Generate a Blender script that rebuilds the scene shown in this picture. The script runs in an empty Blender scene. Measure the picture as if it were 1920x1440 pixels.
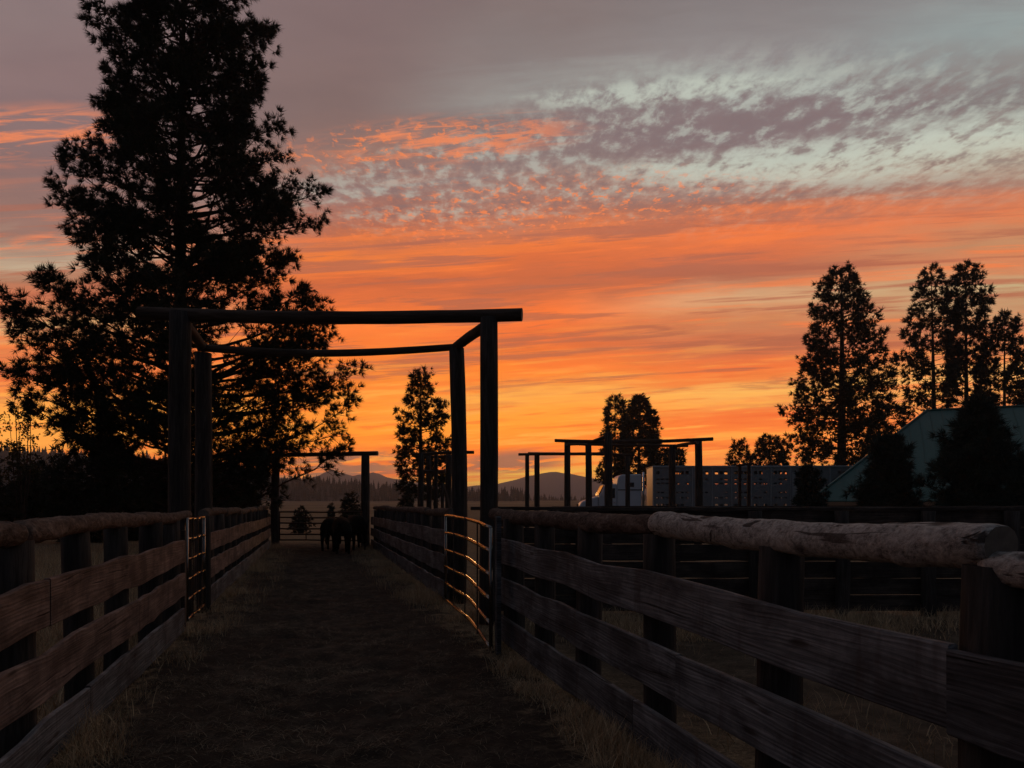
import bpy, bmesh, math, random
import numpy as np
from mathutils import Vector, Matrix
R = math.radians
sc = bpy.context.scene
col = sc.collection

# ------------------------------------------------------------------ camera
F = 1400.0                      # focal length in photo pixels (1920 wide)
AZ = math.atan(370 / F)
CAM_H = 1.6
cd = bpy.data.cameras.new('camera')
cam = bpy.data.objects.new('camera', cd); col.objects.link(cam)
cd.sensor_width = 36.0; cd.lens = 36.0 * F / 1920
cd.shift_y = 225 / 1920         # level camera: uprights stay upright as in the photograph
cd.clip_start = 0.05; cd.clip_end = 12000
cam.location = (0, 0, CAM_H); cam.rotation_euler = (R(90), 0, -AZ)
sc.camera = cam
sc.view_settings.view_transform = 'Standard'; sc.view_settings.look = 'None'
sc.view_settings.exposure = 0.0; sc.view_settings.gamma = 1.0
sc.view_settings.use_curve_mapping = False
sc.cycles.max_bounces = 4; sc.cycles.diffuse_bounces = 2; sc.cycles.glossy_bounces = 2
sc.cycles.volume_bounces = 0; sc.cycles.transparent_max_bounces = 4
sc.cycles.sample_clamp_indirect = 2.0

RIGHT = Vector((math.cos(AZ), -math.sin(AZ), 0))
HF = Vector((math.sin(AZ), math.cos(AZ), 0))
EYE = Vector((0, 0, CAM_H))

def ray(x, y): return HF + RIGHT * ((x - 960) / F) + Vector((0, 0, (945 - y) / F))
def onplane(x, y, D):
    r = ray(x, y); return EYE + r * (D / r.dot(HF))
def onground(x, y, z=0.0):
    r = ray(x, y); return EYE + r * ((z - CAM_H) / r.z)
def aboveground(x, D):          # the spot on the ground that stands D metres away below column x
    p = onplane(x, 945, D); return Vector((p.x, p.y, 0))
def azel(x, y):
    r = ray(x, y).normalized()
    return math.degrees(math.atan2(r.x, r.y)), math.degrees(math.asin(r.z))

# ------------------------------------------------------------------ world (sunset sky)
def lin(c):
    return tuple(((v / 255) / 12.92 if v <= 10 else (((v / 255) + 0.055) / 1.055) ** 2.4) for v in c)

class NT:
    def __init__(s, tree): s.t = tree; s.n = tree.nodes; s.l = tree.links
    def new(s, kind, **kw):
        n = s.n.new(kind)
        for k, v in kw.items(): setattr(n, k, v)
        return n
    def put(s, sock, v):
        if isinstance(v, bpy.types.NodeSocket): s.l.new(v, sock)
        elif isinstance(v, (tuple, list)):
            sock.default_value = tuple(v) + ((1.0,) if len(v) == 3 and len(sock.default_value) == 4 else ())
        else: sock.default_value = v
    def m(s, op, a, b=None, c=None, clamp=False):
        n = s.new('ShaderNodeMath', operation=op, use_clamp=clamp); s.put(n.inputs[0], a)
        if b is not None: s.put(n.inputs[1], b)
        if c is not None: s.put(n.inputs[2], c)
        return n.outputs[0]
    def ss(s, v, a, b, lo=0.0, hi=1.0, smooth=True):
        n = s.new('ShaderNodeMapRange', interpolation_type='SMOOTHSTEP' if smooth else 'LINEAR')
        s.put(n.inputs[0], v); s.put(n.inputs[1], a); s.put(n.inputs[2], b); s.put(n.inputs[3], lo); s.put(n.inputs[4], hi)
        return n.outputs[0]
    def mix(s, f, a, b, mode='MIX'):
        n = s.new('ShaderNodeMix', data_type='RGBA', blend_type=mode); n.clamp_factor = True
        s.put(n.inputs[0], f); s.put(n.inputs[6], a); s.put(n.inputs[7], b)
        return n.outputs[2]
    def xyz(s, x, y, z=0.0):
        n = s.new('ShaderNodeCombineXYZ'); s.put(n.inputs[0], x); s.put(n.inputs[1], y); s.put(n.inputs[2], z)
        return n.outputs[0]
    def noise(s, vec, scale=1.0, detail=4.0, rough=0.5, dist=0.0):
        n = s.new('ShaderNodeTexNoise'); s.put(n.inputs['Vector'], vec); s.put(n.inputs['Scale'], scale)
        s.put(n.inputs['Detail'], detail); s.put(n.inputs['Roughness'], rough); s.put(n.inputs['Distortion'], dist)
        return n.outputs[0]
    def ramp(s, f, stops, interp='LINEAR'):
        n = s.new('ShaderNodeValToRGB'); cr = n.color_ramp; cr.interpolation = interp
        while len(cr.elements) < len(stops): cr.elements.new(0.5)
        for e, (p, c) in zip(cr.elements, stops): e.position = p
        for e, (p, c) in zip(cr.elements, stops): e.position = p; e.color = tuple(c) + ((1,) if len(c) == 3 else ())
        s.put(n.inputs[0], f); return n.outputs[0]
    def mapping(s, vec, scale=(1, 1, 1), loc=(0, 0, 0), rot=(0, 0, 0)):
        n = s.new('ShaderNodeMapping'); s.put(n.inputs[0], vec)
        n.inputs['Location'].default_value = loc; n.inputs['Rotation'].default_value = rot; n.inputs['Scale'].default_value = scale
        return n.outputs[0]

SUN_AZ, SUN_EL = azel(930, 925)[0], 2.0
world = bpy.data.worlds.new('World'); sc.world = world; world.use_nodes = True
wt = NT(world.node_tree); world.node_tree.nodes.clear()
tc = wt.new('ShaderNodeTexCoord')
sx = wt.new('ShaderNodeSeparateXYZ'); wt.put(sx.inputs[0], tc.outputs['Generated'])
dx, dy, dz = sx.outputs
az = wt.m('MULTIPLY', wt.m('ARCTAN2', dx, dy), 57.29578)
el = wt.m('MULTIPLY', wt.m('ARCSINE', dz), 57.29578)
K = 0.07                        # cloud bands climb gently to the north
# height along flat cloud rows that lie across the sunset direction
toward = wt.m('MAXIMUM', wt.m('ADD', wt.m('MULTIPLY', dx, math.sin(R(SUN_AZ))), wt.m('MULTIPLY', dy, math.cos(R(SUN_AZ)))), 0.2)
elrow = wt.m('MULTIPLY', wt.m('ARCTAN2', dz, toward), 57.29578)
elp = wt.m('SUBTRACT', elrow, wt.m('MULTIPLY', az, K))
sheet = wt.xyz(wt.m('DIVIDE', dx, wt.m('MAXIMUM', dz, 0.04)), wt.m('DIVIDE', dy, wt.m('MAXIMUM', dz, 0.04)), 0.0)  # cloud deck seen in perspective
sheet = wt.mapping(sheet, rot=(0, 0, R(9)))
# broad warping of the bands
w1 = wt.noise(wt.xyz(wt.m('MULTIPLY', az, 0.045), wt.m('MULTIPLY', elp, 0.28), 3.1), 1.0, 5, 0.55)
w2 = wt.noise(wt.xyz(wt.m('MULTIPLY', az, 0.16), wt.m('MULTIPLY', elp, 1.3), 7.7), 1.0, 6, 0.6, 0.6)
wamp = wt.ss(elrow, 1.0, 22.0, 0.25, 1.0)
warp = wt.m('MULTIPLY', wt.m('ADD', wt.m('MULTIPLY', wt.m('SUBTRACT', w1, 0.5), 4.2), wt.m('MULTIPLY', wt.m('SUBTRACT', w2, 0.5), 2.6)), wamp)
elw = wt.m('ADD', elp, warp)
ELMIN, ELMAX = -4.0, 46.0
fac = wt.m('DIVIDE', wt.m('SUBTRACT', elw, ELMIN), ELMAX - ELMIN)
SKYCOLS = [
 (60, [(0,(140,121,121)),(130,(139,116,116)),(330,(136,112,113)),(430,(150,122,120)),(490,(186,180,170)),(520,(170,128,112)),(565,(203,126,100)),(612,(226,196,156)),(650,(222,142,96)),(705,(238,132,82)),(775,(255,192,96)),(830,(255,184,88)),(900,(250,140,40))]),
 (640, [(0,(130,110,110)),(200,(131,109,106)),(255,(140,112,106)),(290,(160,118,104)),(350,(150,126,122)),(400,(168,118,106)),(450,(190,112,84)),(490,(240,132,60)),(530,(198,106,70)),(580,(226,120,66)),(620,(244,134,66)),(700,(247,142,54)),(760,(252,160,58)),(815,(252,166,50)),(850,(250,150,50)),(900,(255,140,40))]),
 (1000, [(0,(130,115,113)),(110,(138,128,126)),(170,(152,150,146)),(220,(135,120,118)),(330,(152,132,126)),(400,(180,118,98)),(450,(236,126,64)),(490,(214,112,66)),(540,(188,106,76)),(595,(248,128,60)),(650,(216,116,70)),(690,(250,140,52)),(735,(246,182,92)),(790,(254,172,60)),(830,(252,146,42)),(870,(255,142,34)),(895,(255,190,64)),(920,(255,140,40))]),
 (1400, [(0,(134,127,127)),(100,(145,140,140)),(155,(168,172,166)),(215,(135,122,122)),(270,(140,124,124)),(310,(192,196,182)),(345,(168,140,130)),(380,(166,114,98)),(430,(238,126,72)),(480,(196,112,82)),(510,(176,112,92)),(568,(208,176,146)),(600,(200,138,106)),(640,(192,118,92)),(690,(242,126,64)),(735,(247,202,116)),(785,(238,124,62)),(830,(251,152,64)),(865,(252,160,78)),(900,(255,140,40))]),
 (1880, [(0,(140,142,142)),(60,(150,161,160)),(130,(146,147,144)),(190,(135,130,128)),(255,(196,205,192)),(295,(180,172,158)),(335,(166,130,118)),(400,(222,130,88)),(450,(190,146,116)),(490,(208,138,104)),(545,(188,182,156)),(605,(192,138,112)),(660,(226,150,100)),(700,(242,196,132)),(780,(240,150,84)),(850,(250,170,90)),(900,(252,140,44))]),
]
def elp_px(x, y):
    a, e = azel(x, y); return math.degrees(math.atan(math.tan(R(e)) / math.cos(R(a - SUN_AZ)))) - K * a
cols = []
for x, stops in SKYCOLS:
    st = sorted(((elp_px(x, y) - ELMIN) / (ELMAX - ELMIN), lin(c)) for y, c in stops)
    cols.append((azel(x, 500)[0], wt.ramp(fac, st)))
sky = cols[0][1]
for (a0, _), (a1, c1) in zip(cols[:-1], cols[1:]):
    sky = wt.mix(wt.ss(az, a0, a1), sky, c1)

def region(x0, y0, rx, ry):      # soft oval of sky, given in degrees through its centre and half axes
    a0, e0 = azel(x0, y0)[0], elp_px(x0, y0)
    k = 0.0395
    u = wt.m('DIVIDE', wt.m('SUBTRACT', az, a0), rx * k); v = wt.m('DIVIDE', wt.m('SUBTRACT', elp, e0), ry * k)
    d = wt.m('SQRT', wt.m('ADD', wt.m('MULTIPLY', u, u), wt.m('MULTIPLY', v, v)))
    return wt.ss(d, 1.0, 0.35)
# altocumulus: grey-mauve cells with pale gaps
ripple = wt.noise(wt.mapping(sheet, scale=(19, 12, 1)), 1.0, 7, 0.64, 0.15)
broad = wt.noise(wt.mapping(sheet, scale=(1.6, 3.2, 1), loc=(5.3, 1.7, 0)), 1.0, 5, 0.6, 0.2)
cell = wt.m('ADD', wt.m('MULTIPLY', ripple, 0.62), wt.m('MULTIPLY', broad, 0.38))
wac = wt.m('ADD', region(1460, 265, 760, 175), region(830, 350, 420, 100), clamp=True)
gap = wt.m('MULTIPLY', wt.ss(cell, 0.53, 0.40), wac)
lump = wt.m('MULTIPLY', wt.ss(cell, 0.50, 0.60), wac)
sky = wt.mix(wt.m('MULTIPLY', gap, 0.50), sky, lin((196, 204, 192)))
sky = wt.mix(wt.m('MULTIPLY', lump, 0.66), sky, lin((131, 110, 110)))
darkband = wt.m('MULTIPLY', region(1330, 222, 560, 62), wt.ss(cell, 0.40, 0.54))
sky = wt.mix(wt.m('MULTIPLY', darkband, 0.8), sky, lin((131, 114, 116)))
paleband = wt.m('MULTIPLY', wt.m('ADD', region(1560, 300, 460, 46), region(1230, 172, 330, 26), clamp=True), wt.ss(cell, 0.58, 0.44))
sky = wt.mix(wt.m('MULTIPLY', paleband, 0.7), sky, lin((198, 206, 192)))
# small orange-lit puffs under the deck
puff = wt.noise(wt.mapping(sheet, scale=(30, 22, 1), loc=(1.7, 9.1, 0)), 1.0, 5, 0.62, 0.15)
wp = wt.m('ADD', region(1010, 392, 560, 78), region(760, 275, 330, 55), clamp=True)
sky = wt.mix(wt.m('MULTIPLY', wt.m('MULTIPLY', wt.ss(puff, 0.53, 0.64), wp), 0.85), sky, lin((246, 136, 80)))
streak = wt.noise(wt.xyz(wt.m('MULTIPLY', az, 0.22), wt.m('MULTIPLY', elp, 1.6), 1.3), 1.0, 6, 0.62, 0.9)
ws = wt.m('ADD', wt.m('ADD', region(60, 255, 200, 60), region(830, 262, 330, 48)), region(110, 452, 90, 20), clamp=True)
sky = wt.mix(wt.m('MULTIPLY', wt.m('MULTIPLY', wt.ss(streak, 0.44, 0.62), ws), 0.9), sky, lin((240, 138, 92)))
# fine streaks over the glow and grey scraps just above the hills
fine = wt.noise(wt.xyz(wt.m('MULTIPLY', az, 0.11), wt.m('MULTIPLY', wt.m('POWER', wt.m('MAXIMUM', elp, 0.01), 0.75), 4.6), 4.4), 1.0, 6, 0.6, 0.45)
low = wt.ss(elrow, 16.0, 6.0)
sky = wt.mix(wt.m('MULTIPLY', wt.m('MULTIPLY', wt.ss(fine, 0.51, 0.63), low), 0.62), sky, lin((255, 196, 98)))
sky = wt.mix(wt.m('MULTIPLY', wt.m('MULTIPLY', wt.ss(fine, 0.48, 0.36), low), 0.55), sky, lin((228, 104, 44)))
mid = wt.m('MULTIPLY', wt.ss(elrow, 25.0, 19.0), wt.ss(elrow, 5.0, 11.0))
band = wt.noise(wt.xyz(wt.m('MULTIPLY', az, 0.05), wt.m('MULTIPLY', elp, 0.95), 8.2), 1.0, 7, 0.62, 0.35)
sky = wt.mix(wt.m('MULTIPLY', wt.m('MULTIPLY', wt.ss(band, 0.51, 0.60), mid), 0.78), sky, lin((172, 106, 88)))
sky = wt.mix(wt.m('MULTIPLY', wt.m('MULTIPLY', wt.ss(band, 0.46, 0.36), mid), 0.5), sky, lin((250, 132, 64)))
scrap = wt.noise(wt.xyz(wt.m('MULTIPLY', az, 0.30), wt.m('MULTIPLY', elp, 2.2), 11.4), 1.0, 5, 0.55, 0.7)
wl = wt.m('ADD', region(640, 876, 190, 46), region(960, 868, 150, 34), clamp=True)
sky = wt.mix(wt.m('MULTIPLY', wt.m('MULTIPLY', wt.ss(scrap, 0.40, 0.52), wl), 0.92), sky, lin((140, 108, 108)))
glowband = wt.m('MULTIPLY', region(900, 905, 420, 26), wt.ss(fine, 0.42, 0.60))
sky = wt.mix(wt.m('MULTIPLY', glowband, 0.95), sky, lin((255, 222, 100)))
# soft mottling so that no band is flat
mott = wt.noise(wt.mapping(sheet, scale=(3.2, 5.5, 1), loc=(2, 2, 0)), 1.0, 5, 0.6, 0.3)
sky = wt.mix(1.0, sky, wt.mix(mott, (0.86, 0.86, 0.88), (1.12, 1.10, 1.08)), 'MULTIPLY')
sky = wt.mix(wt.ss(el, 25.0, 12.0), sky, wt.mix(1.0, sky, wt.mix(wt.ss(el, 10.0, 3.0), (1.20, 0.94, 0.68), (1.52, 1.12, 0.68)), 'MULTIPLY'))   # deep colour of the lowest air
# away from the sunset the sky cools and dims
caz = wt.m('COSINE', wt.m('MULTIPLY', wt.m('SUBTRACT', az, SUN_AZ), 1 / 57.29578))
away = wt.ss(caz, 0.70, -0.25)
dusk = wt.mix(wt.ss(el, 0, 50), lin((50, 56, 68)), lin((62, 70, 84)))
sky = wt.mix(away, sky, dusk)
sky = wt.mix(wt.ss(el, 38, 70), sky, lin((80, 86, 98)))
nis = wt.new('ShaderNodeTexSky', sky_type='NISHITA'); nis.sun_disc = False
nis.sun_elevation = R(SUN_EL); nis.sun_rotation = R(SUN_AZ); nis.air_density = 1.4; nis.dust_density = 3.0
b1 = wt.new('ShaderNodeBackground'); wt.put(b1.inputs[0], sky); b1.inputs[1].default_value = 1.0
b2 = wt.new('ShaderNodeBackground'); wt.put(b2.inputs[0], nis.outputs[0]); b2.inputs[1].default_value = 0.004
ad = wt.new('ShaderNodeAddShader'); wt.l.new(b1.outputs[0], ad.inputs[0]); wt.l.new(b2.outputs[0], ad.inputs[1])
wo = wt.new('ShaderNodeOutputWorld'); wt.l.new(ad.outputs[0], wo.inputs[0])
world.cycles.sampling_method = 'MANUAL'; world.cycles.sample_map_resolution = 512

sl = bpy.data.lights.new('sun', 'SUN'); sl.energy = 0.3; sl.angle = R(5); sl.color = (1.0, 0.48, 0.16)
so = bpy.data.objects.new('sun', sl); col.objects.link(so)
sd = Vector((math.sin(R(SUN_AZ)) * math.cos(R(SUN_EL)), math.cos(R(SUN_AZ)) * math.cos(R(SUN_EL)), math.sin(R(SUN_EL))))
so.rotation_euler = (-sd).to_track_quat('-Z', 'Y').to_euler()

# ------------------------------------------------------------------ helpers
rng = np.random.default_rng(7)
rnd = random.Random(11)
WPOS = {}
def wpos(o): return WPOS.get(o.name, Vector((0, 0, 0))) if o else Vector((0, 0, 0))
def tag(o, label=None, cat=None, group=None, kind=None):
    if label: o['label'] = label
    if cat: o['category'] = cat
    if group: o['group'] = group
    if kind: o['kind'] = kind
    return o
def empty(name, loc, label=None, cat=None, group=None):
    o = bpy.data.objects.new(name, None); col.objects.link(o)
    o.location = loc; o.empty_display_size = 0.3; WPOS[o.name] = Vector(loc)
    return tag(o, label, cat, group)
def link(name, me, mat, parent=None, loc=(0, 0, 0), rot=None):
    o = bpy.data.objects.new(name, me); col.objects.link(o)
    if mat is not None and not me.materials: me.materials.append(mat)
    loc = Vector(loc); WPOS[o.name] = loc
    o.location = loc - wpos(parent) if parent else loc
    if parent: o.parent = parent
    if rot is not None: o.rotation_euler = rot
    return o
def smooth(me, on=True):
    me.polygons.foreach_set('use_smooth', np.full(len(me.polygons), on)); return me
def mesh_np(name, V, Fc):        # V (n,3); Fc (m,k)
    me = bpy.data.meshes.new(name)
    V = np.asarray(V, dtype=np.float32); Fc = np.asarray(Fc, dtype=np.int32)
    n, k = Fc.shape
    me.vertices.add(len(V)); me.vertices.foreach_set('co', V.ravel())
    me.loops.add(n * k); me.loops.foreach_set('vertex_index', Fc.ravel())
    me.polygons.add(n); me.polygons.foreach_set('loop_start', np.arange(0, n * k, k, dtype=np.int32))
    me.update(calc_edges=True); return me

class MB:
    """collects boxes, tubes and prisms in world space"""
    def __init__(s): s.v = []; s.f = []
    def add(s, vs, fs):
        o = len(s.v); s.v += [Vector(v) for v in vs]; s.f += [tuple(i + o for i in f) for f in fs]; return s
    def box(s, c, size, ax=None):
        c = Vector(c); hx, hy, hz = (d / 2 for d in size)
        X, Y, Z = ax if ax else (Vector((1, 0, 0)), Vector((0, 1, 0)), Vector((0, 0, 1)))
        vs = [c + X * (a * hx) + Y * (b * hy) + Z * (d * hz) for a in (-1, 1) for b in (-1, 1) for d in (-1, 1)]
        return s.add(vs, [(0, 1, 3, 2), (4, 6, 7, 5), (0, 4, 5, 1), (2, 3, 7, 6), (0, 2, 6, 4), (1, 5, 7, 3)])
    def tube(s, pts, rad, n=8, cap=True):
        pts = [Vector(p) for p in pts]
        if not isinstance(rad, (list, tuple, np.ndarray)): rad = [rad] * len(pts)
        vs = []; fs = []; prev = None
        for i, p in enumerate(pts):
            t = (pts[min(i + 1, len(pts) - 1)] - pts[max(i - 1, 0)]).normalized()
            if prev is None:
                a = Vector((0, 0, 1)) if abs(t.z) < 0.9 else Vector((1, 0, 0))
                u = t.cross(a).normalized()
            else:
                u = (prev - t * prev.dot(t)).normalized()
            prev = u; w = t.cross(u)
            for k in range(n):
                an = 2 * math.pi * k / n
                vs.append(p + (u * math.cos(an) + w * math.sin(an)) * rad[i])
        for i in range(len(pts) - 1):
            for k in range(n):
                a = i * n + k; b = i * n + (k + 1) % n
                fs.append((a, b, b + n, a + n))
        if cap: fs += [tuple(reversed(range(n))), tuple((len(pts) - 1) * n + k for k in range(n))]
        return s.add(vs, fs)
    def prism(s, poly, off):      # polygon points extruded by a vector
        off = Vector(off); n = len(poly); a = [Vector(p) for p in poly]
        return s.add(a + [p + off for p in a], [tuple(reversed(range(n))), tuple(range(n, 2 * n))] + [(i, (i + 1) % n, n + (i + 1) % n, n + i) for i in range(n)])
    def build(s, name, mat, parent=None, origin=None, sm=False, bevel=0.0):
        if origin is None:
            origin = sum(s.v, Vector()) / len(s.v)
        origin = Vector(origin)
        me = bpy.data.meshes.new(name); me.from_pydata([v - origin for v in s.v], [], s.f)
        bm = bmesh.new(); bm.from_mesh(me)
        bmesh.ops.recalc_face_normals(bm, faces=bm.faces)
        if bevel: bmesh.ops.bevel(bm, geom=bm.edges[:], offset=bevel, segments=1, affect='EDGES', clamp_overlap=True)
        bm.to_mesh(me); bm.free()
        if sm: smooth(me)
        return link(name, me, mat, parent, origin)

def vnoise(x, y, seed=0):        # smooth value noise, vectorised
    xi = np.floor(x).astype(np.int64); yi = np.floor(y).astype(np.int64); fx = x - xi; fy = y - yi
    fx = fx * fx * (3 - 2 * fx); fy = fy * fy * (3 - 2 * fy)
    def h(a, b):
        n = (a * 374761393 + b * 668265263 + seed * 974634777) & 0xFFFFFFFF
        n = ((n ^ (n >> 13)) * 1274126177) & 0xFFFFFFFF
        return ((n ^ (n >> 16)) & 0xFFFF) / 65535.0
    return (h(xi, yi) * (1 - fx) + h(xi + 1, yi) * fx) * (1 - fy) + (h(xi, yi + 1) * (1 - fx) + h(xi + 1, yi + 1) * fx) * fy
def fbm(x, y, o=4, seed=0):
    s = 0; a = 0.5
    for i in range(o): s = s + a * (vnoise(x * 2 ** i, y * 2 ** i, seed + i) - 0.5); a *= 0.5
    return s

# ------------------------------------------------------------------ materials
MATS = {}
def mat_new(name, rough=0.9, spec=0.25):
    m = bpy.data.materials.new(name); m.use_nodes = True; t = NT(m.node_tree)
    b = m.node_tree.nodes['Principled BSDF']; b.inputs['Roughness'].default_value = rough
    b.inputs['Specular IOR Level'].default_value = spec; MATS[name] = m
    return m, t, b
def bump(t, b, h, strength=0.5, dist=0.01):
    n = t.new('ShaderNodeBump'); n.inputs['Strength'].default_value = strength; n.inputs['Distance'].default_value = dist
    t.put(n.inputs['Height'], h); t.l.new(n.outputs[0], b.inputs['Normal'])
def objvec(t, k=37.0):           # object coordinates shifted per object
    c = t.new('ShaderNodeTexCoord'); i = t.new('ShaderNodeObjectInfo')
    v = t.new('ShaderNodeVectorMath', operation='ADD'); t.l.new(c.outputs['Object'], v.inputs[0])
    r = t.m('MULTIPLY', i.outputs['Random'], k); t.l.new(t.xyz(r, r, t.m('MULTIPLY', r, 0.5)), v.inputs[1])
    return v.outputs[0], i.outputs['Random']

def wood_board(name, a, b_, c, tintvar=0.18):
    m, t, b = mat_new(name, 0.82, 0.25)
    v, r = objvec(t)
    warp = t.noise(t.mapping(v, scale=(0.9, 3, 5)), 1.0, 3, 0.5)
    vv = t.new('ShaderNodeVectorMath', operation='ADD'); t.put(vv.inputs[0], v)
    t.put(vv.inputs[1], t.xyz(0.0, 0.0, t.m('MULTIPLY', t.m('SUBTRACT', warp, 0.5), 0.10)))
    grain = t.noise(t.mapping(vv.outputs[0], scale=(1.6, 40, 75)), 1.0, 6, 0.66, 0.1)
    rings = t.new('ShaderNodeTexWave', wave_type='BANDS', bands_direction='Z'); t.put(rings.inputs['Vector'], t.mapping(vv.outputs[0], scale=(0.10, 0.3, 1)))
    rings.inputs['Scale'].default_value = 15; rings.inputs['Distortion'].default_value = 7.0; rings.inputs['Detail'].default_value = 3; rings.inputs['Detail Scale'].default_value = 0.7
    blot = t.noise(t.mapping(v, scale=(1.1, 3, 6)), 1.0, 4, 0.6)
    knot = t.new('ShaderNodeTexVoronoi'); t.put(knot.inputs['Vector'], t.mapping(vv.outputs[0], scale=(1.7, 0.01, 7))); knot.inputs['Scale'].default_value = 1.0
    kn = t.ss(knot.outputs['Distance'], 0.16, 0.05)
    g = t.m('ADD', t.m('MULTIPLY', grain, 0.88), t.m('MULTIPLY', rings.outputs['Fac'], 0.12))
    base = t.ramp(g, [(0.25, a), (0.5, b_), (0.75, c)])
    base = t.mix(1.0, base, t.mix(t.ss(blot, 0.3, 0.7), (0.55, 0.5, 0.47), (1.2, 1.15, 1.1)), 'MULTIPLY')
    base = t.mix(t.m('MULTIPLY', kn, 0.75), base, (0.035, 0.025, 0.02))
    split = t.noise(t.mapping(vv.outputs[0], scale=(0.5, 8, 34), loc=(2, 5, 3)), 1.0, 3, 0.55, 0.0)
    sp = t.m('MULTIPLY', t.ss(split, 0.335, 0.30), 1.0)
    base = t.mix(t.m('MULTIPLY', sp, 0.85), base, (0.015, 0.012, 0.01))
    patch = t.noise(t.mapping(v, scale=(2.4, 4, 3.2), loc=(7, 1, 2)), 1.0, 5, 0.7, 0.3)
    base = t.mix(1.0, base, t.mix(t.ss(patch, 0.38, 0.62), (0.62, 0.6, 0.6), (1.28, 1.26, 1.24)), 'MULTIPLY')
    # vertical rain and rust runs with edges of their own
    runs = t.noise(t.mapping(v, scale=(9, 1, 0.7)), 1.0, 3, 0.6)
    base = t.mix(t.m('MULTIPLY', t.ss(runs, 0.56, 0.70), 0.45), base, (0.06, 0.04, 0.032))
    base = t.mix(1.0, base, t.mix(r, (1 - tintvar, 1 - tintvar, 1 - tintvar), (1 + tintvar * 0.6, 1 + tintvar * 0.5, 1 + tintvar * 0.45)), 'MULTIPLY')
    t.put(b.inputs['Base Color'], base)
    bump(t, b, t.m('SUBTRACT', t.m('SUBTRACT', g, t.m('MULTIPLY', kn, 0.5)), sp), 0.9, 0.007)
    return m
M_BOARD = wood_board('weathered_board', (0.044, 0.048, 0.053), (0.125, 0.135, 0.147), (0.27, 0.288, 0.308))
M_REDBOARD = wood_board('stained_board', (0.074, 0.056, 0.051), (0.172, 0.128, 0.115), (0.30, 0.235, 0.21))
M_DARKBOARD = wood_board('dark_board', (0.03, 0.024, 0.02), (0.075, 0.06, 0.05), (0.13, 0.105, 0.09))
M_PALEBOARD = wood_board('pale_board', (0.16, 0.13, 0.11), (0.34, 0.28, 0.24), (0.46, 0.4, 0.35))

def bark(name, a, b_, c, axis_scale=(2, 9, 9), strength=1.0, dist=0.02):
    m, t, b = mat_new(name, 0.95, 0.12)
    v, r = objvec(t)
    n1 = t.noise(t.mapping(v, scale=axis_scale), 1.0, 6, 0.65, 0.6)
    n2 = t.noise(t.mapping(v, scale=tuple(3.6 * s for s in axis_scale)), 1.0, 4, 0.6)
    g = t.m('ADD', t.m('MULTIPLY', n1, 0.65), t.m('MULTIPLY', n2, 0.35))
    base = t.ramp(g, [(0.34, a), (0.5, b_), (0.66, c)])
    base = t.mix(1.0, base, t.mix(r, (0.8, 0.8, 0.8), (1.15, 1.12, 1.1)), 'MULTIPLY')
    t.put(b.inputs['Base Color'], base); bump(t, b, g, strength, dist)
    return m
M_POST = bark('post_wood', (0.022, 0.019, 0.017), (0.055, 0.046, 0.04), (0.10, 0.085, 0.075), (14, 14, 1.2), 0.8, 0.02)
M_BEAM = bark('beam_log', (0.035, 0.026, 0.02), (0.085, 0.06, 0.045), (0.14, 0.10, 0.08), (1.2, 12, 12), 0.8, 0.02)
M_BARKLOG = bark('bark_log', (0.03, 0.023, 0.02), (0.11, 0.08, 0.065), (0.22, 0.17, 0.14), (7, 14, 14), 1.0, 0.03)
M_TRUNK = bark('pine_bark', (0.02, 0.014, 0.01), (0.06, 0.04, 0.03), (0.11, 0.075, 0.055), (7, 7, 1.5), 1.0, 0.04)
def peeled():
    m, t, b = mat_new('peeled_log', 0.85, 0.2)
    v, r = objvec(t)
    n1 = t.noise(t.mapping(v, scale=(9, 12, 12)), 1.0, 6, 0.68, 0.9)
    n2 = t.noise(t.mapping(v, scale=(42, 46, 46)), 1.0, 5, 0.75)
    big = t.noise(t.mapping(v, scale=(2.6, 7, 7), loc=(4, 0, 0)), 1.0, 4, 0.6, 1.2)
    g = t.m('ADD', t.m('MULTIPLY', n1, 0.45), t.m('MULTIPLY', n2, 0.55))
    base = t.ramp(g, [(0.37, (0.085, 0.075, 0.066)), (0.48, (0.35, 0.315, 0.28)), (0.62, (0.60, 0.555, 0.50))])
    scar = t.ss(big, 0.63, 0.67)
    base = t.mix(t.m('MULTIPLY', scar, 0.9), base, (0.03, 0.02, 0.016))
    vo = t.new('ShaderNodeTexVoronoi'); t.put(vo.inputs['Vector'], t.mapping(v, scale=(3.1, 5.5, 5.5))); vo.inputs['Scale'].default_value = 1.0
    kn = t.ss(vo.outputs['Distance'], 0.22, 0.12)
    base = t.mix(t.m('MULTIPLY', kn, 0.85), base, (0.03, 0.02, 0.017))
    crack = t.noise(t.mapping(v, scale=(1.3, 22, 22), loc=(0, 3, 1)), 1.0, 3, 0.55, 0.5)
    base = t.mix(t.m('MULTIPLY', t.ss(crack, 0.38, 0.33), 0.85), base, (0.05, 0.035, 0.028))
    t.put(b.inputs['Base Color'], base)
    bump(t, b, t.m('SUBTRACT', t.m('SUBTRACT', g, t.m('MULTIPLY', scar, 0.5)), t.m('MULTIPLY', kn, 0.4)), 1.0, 0.022)
    return m
M_PEELED = peeled()
def flat(name, c, rough=0.8, metal=0.0, spec=0.3, var=0.25, scale=6.0):
    m, t, b = mat_new(name, rough, spec)
    v, r = objvec(t)
    n = t.noise(v, scale, 5, 0.6)
    t.put(b.inputs['Base Color'], t.mix(1.0, c, t.mix(n, (1 - var,) * 3, (1 + var,) * 3), 'MULTIPLY'))
    b.inputs['Metallic'].default_value = metal
    return m
M_CUT = flat('sawn_end_grain', (0.17, 0.135, 0.105), 0.9, var=0.5, scale=30)
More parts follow.
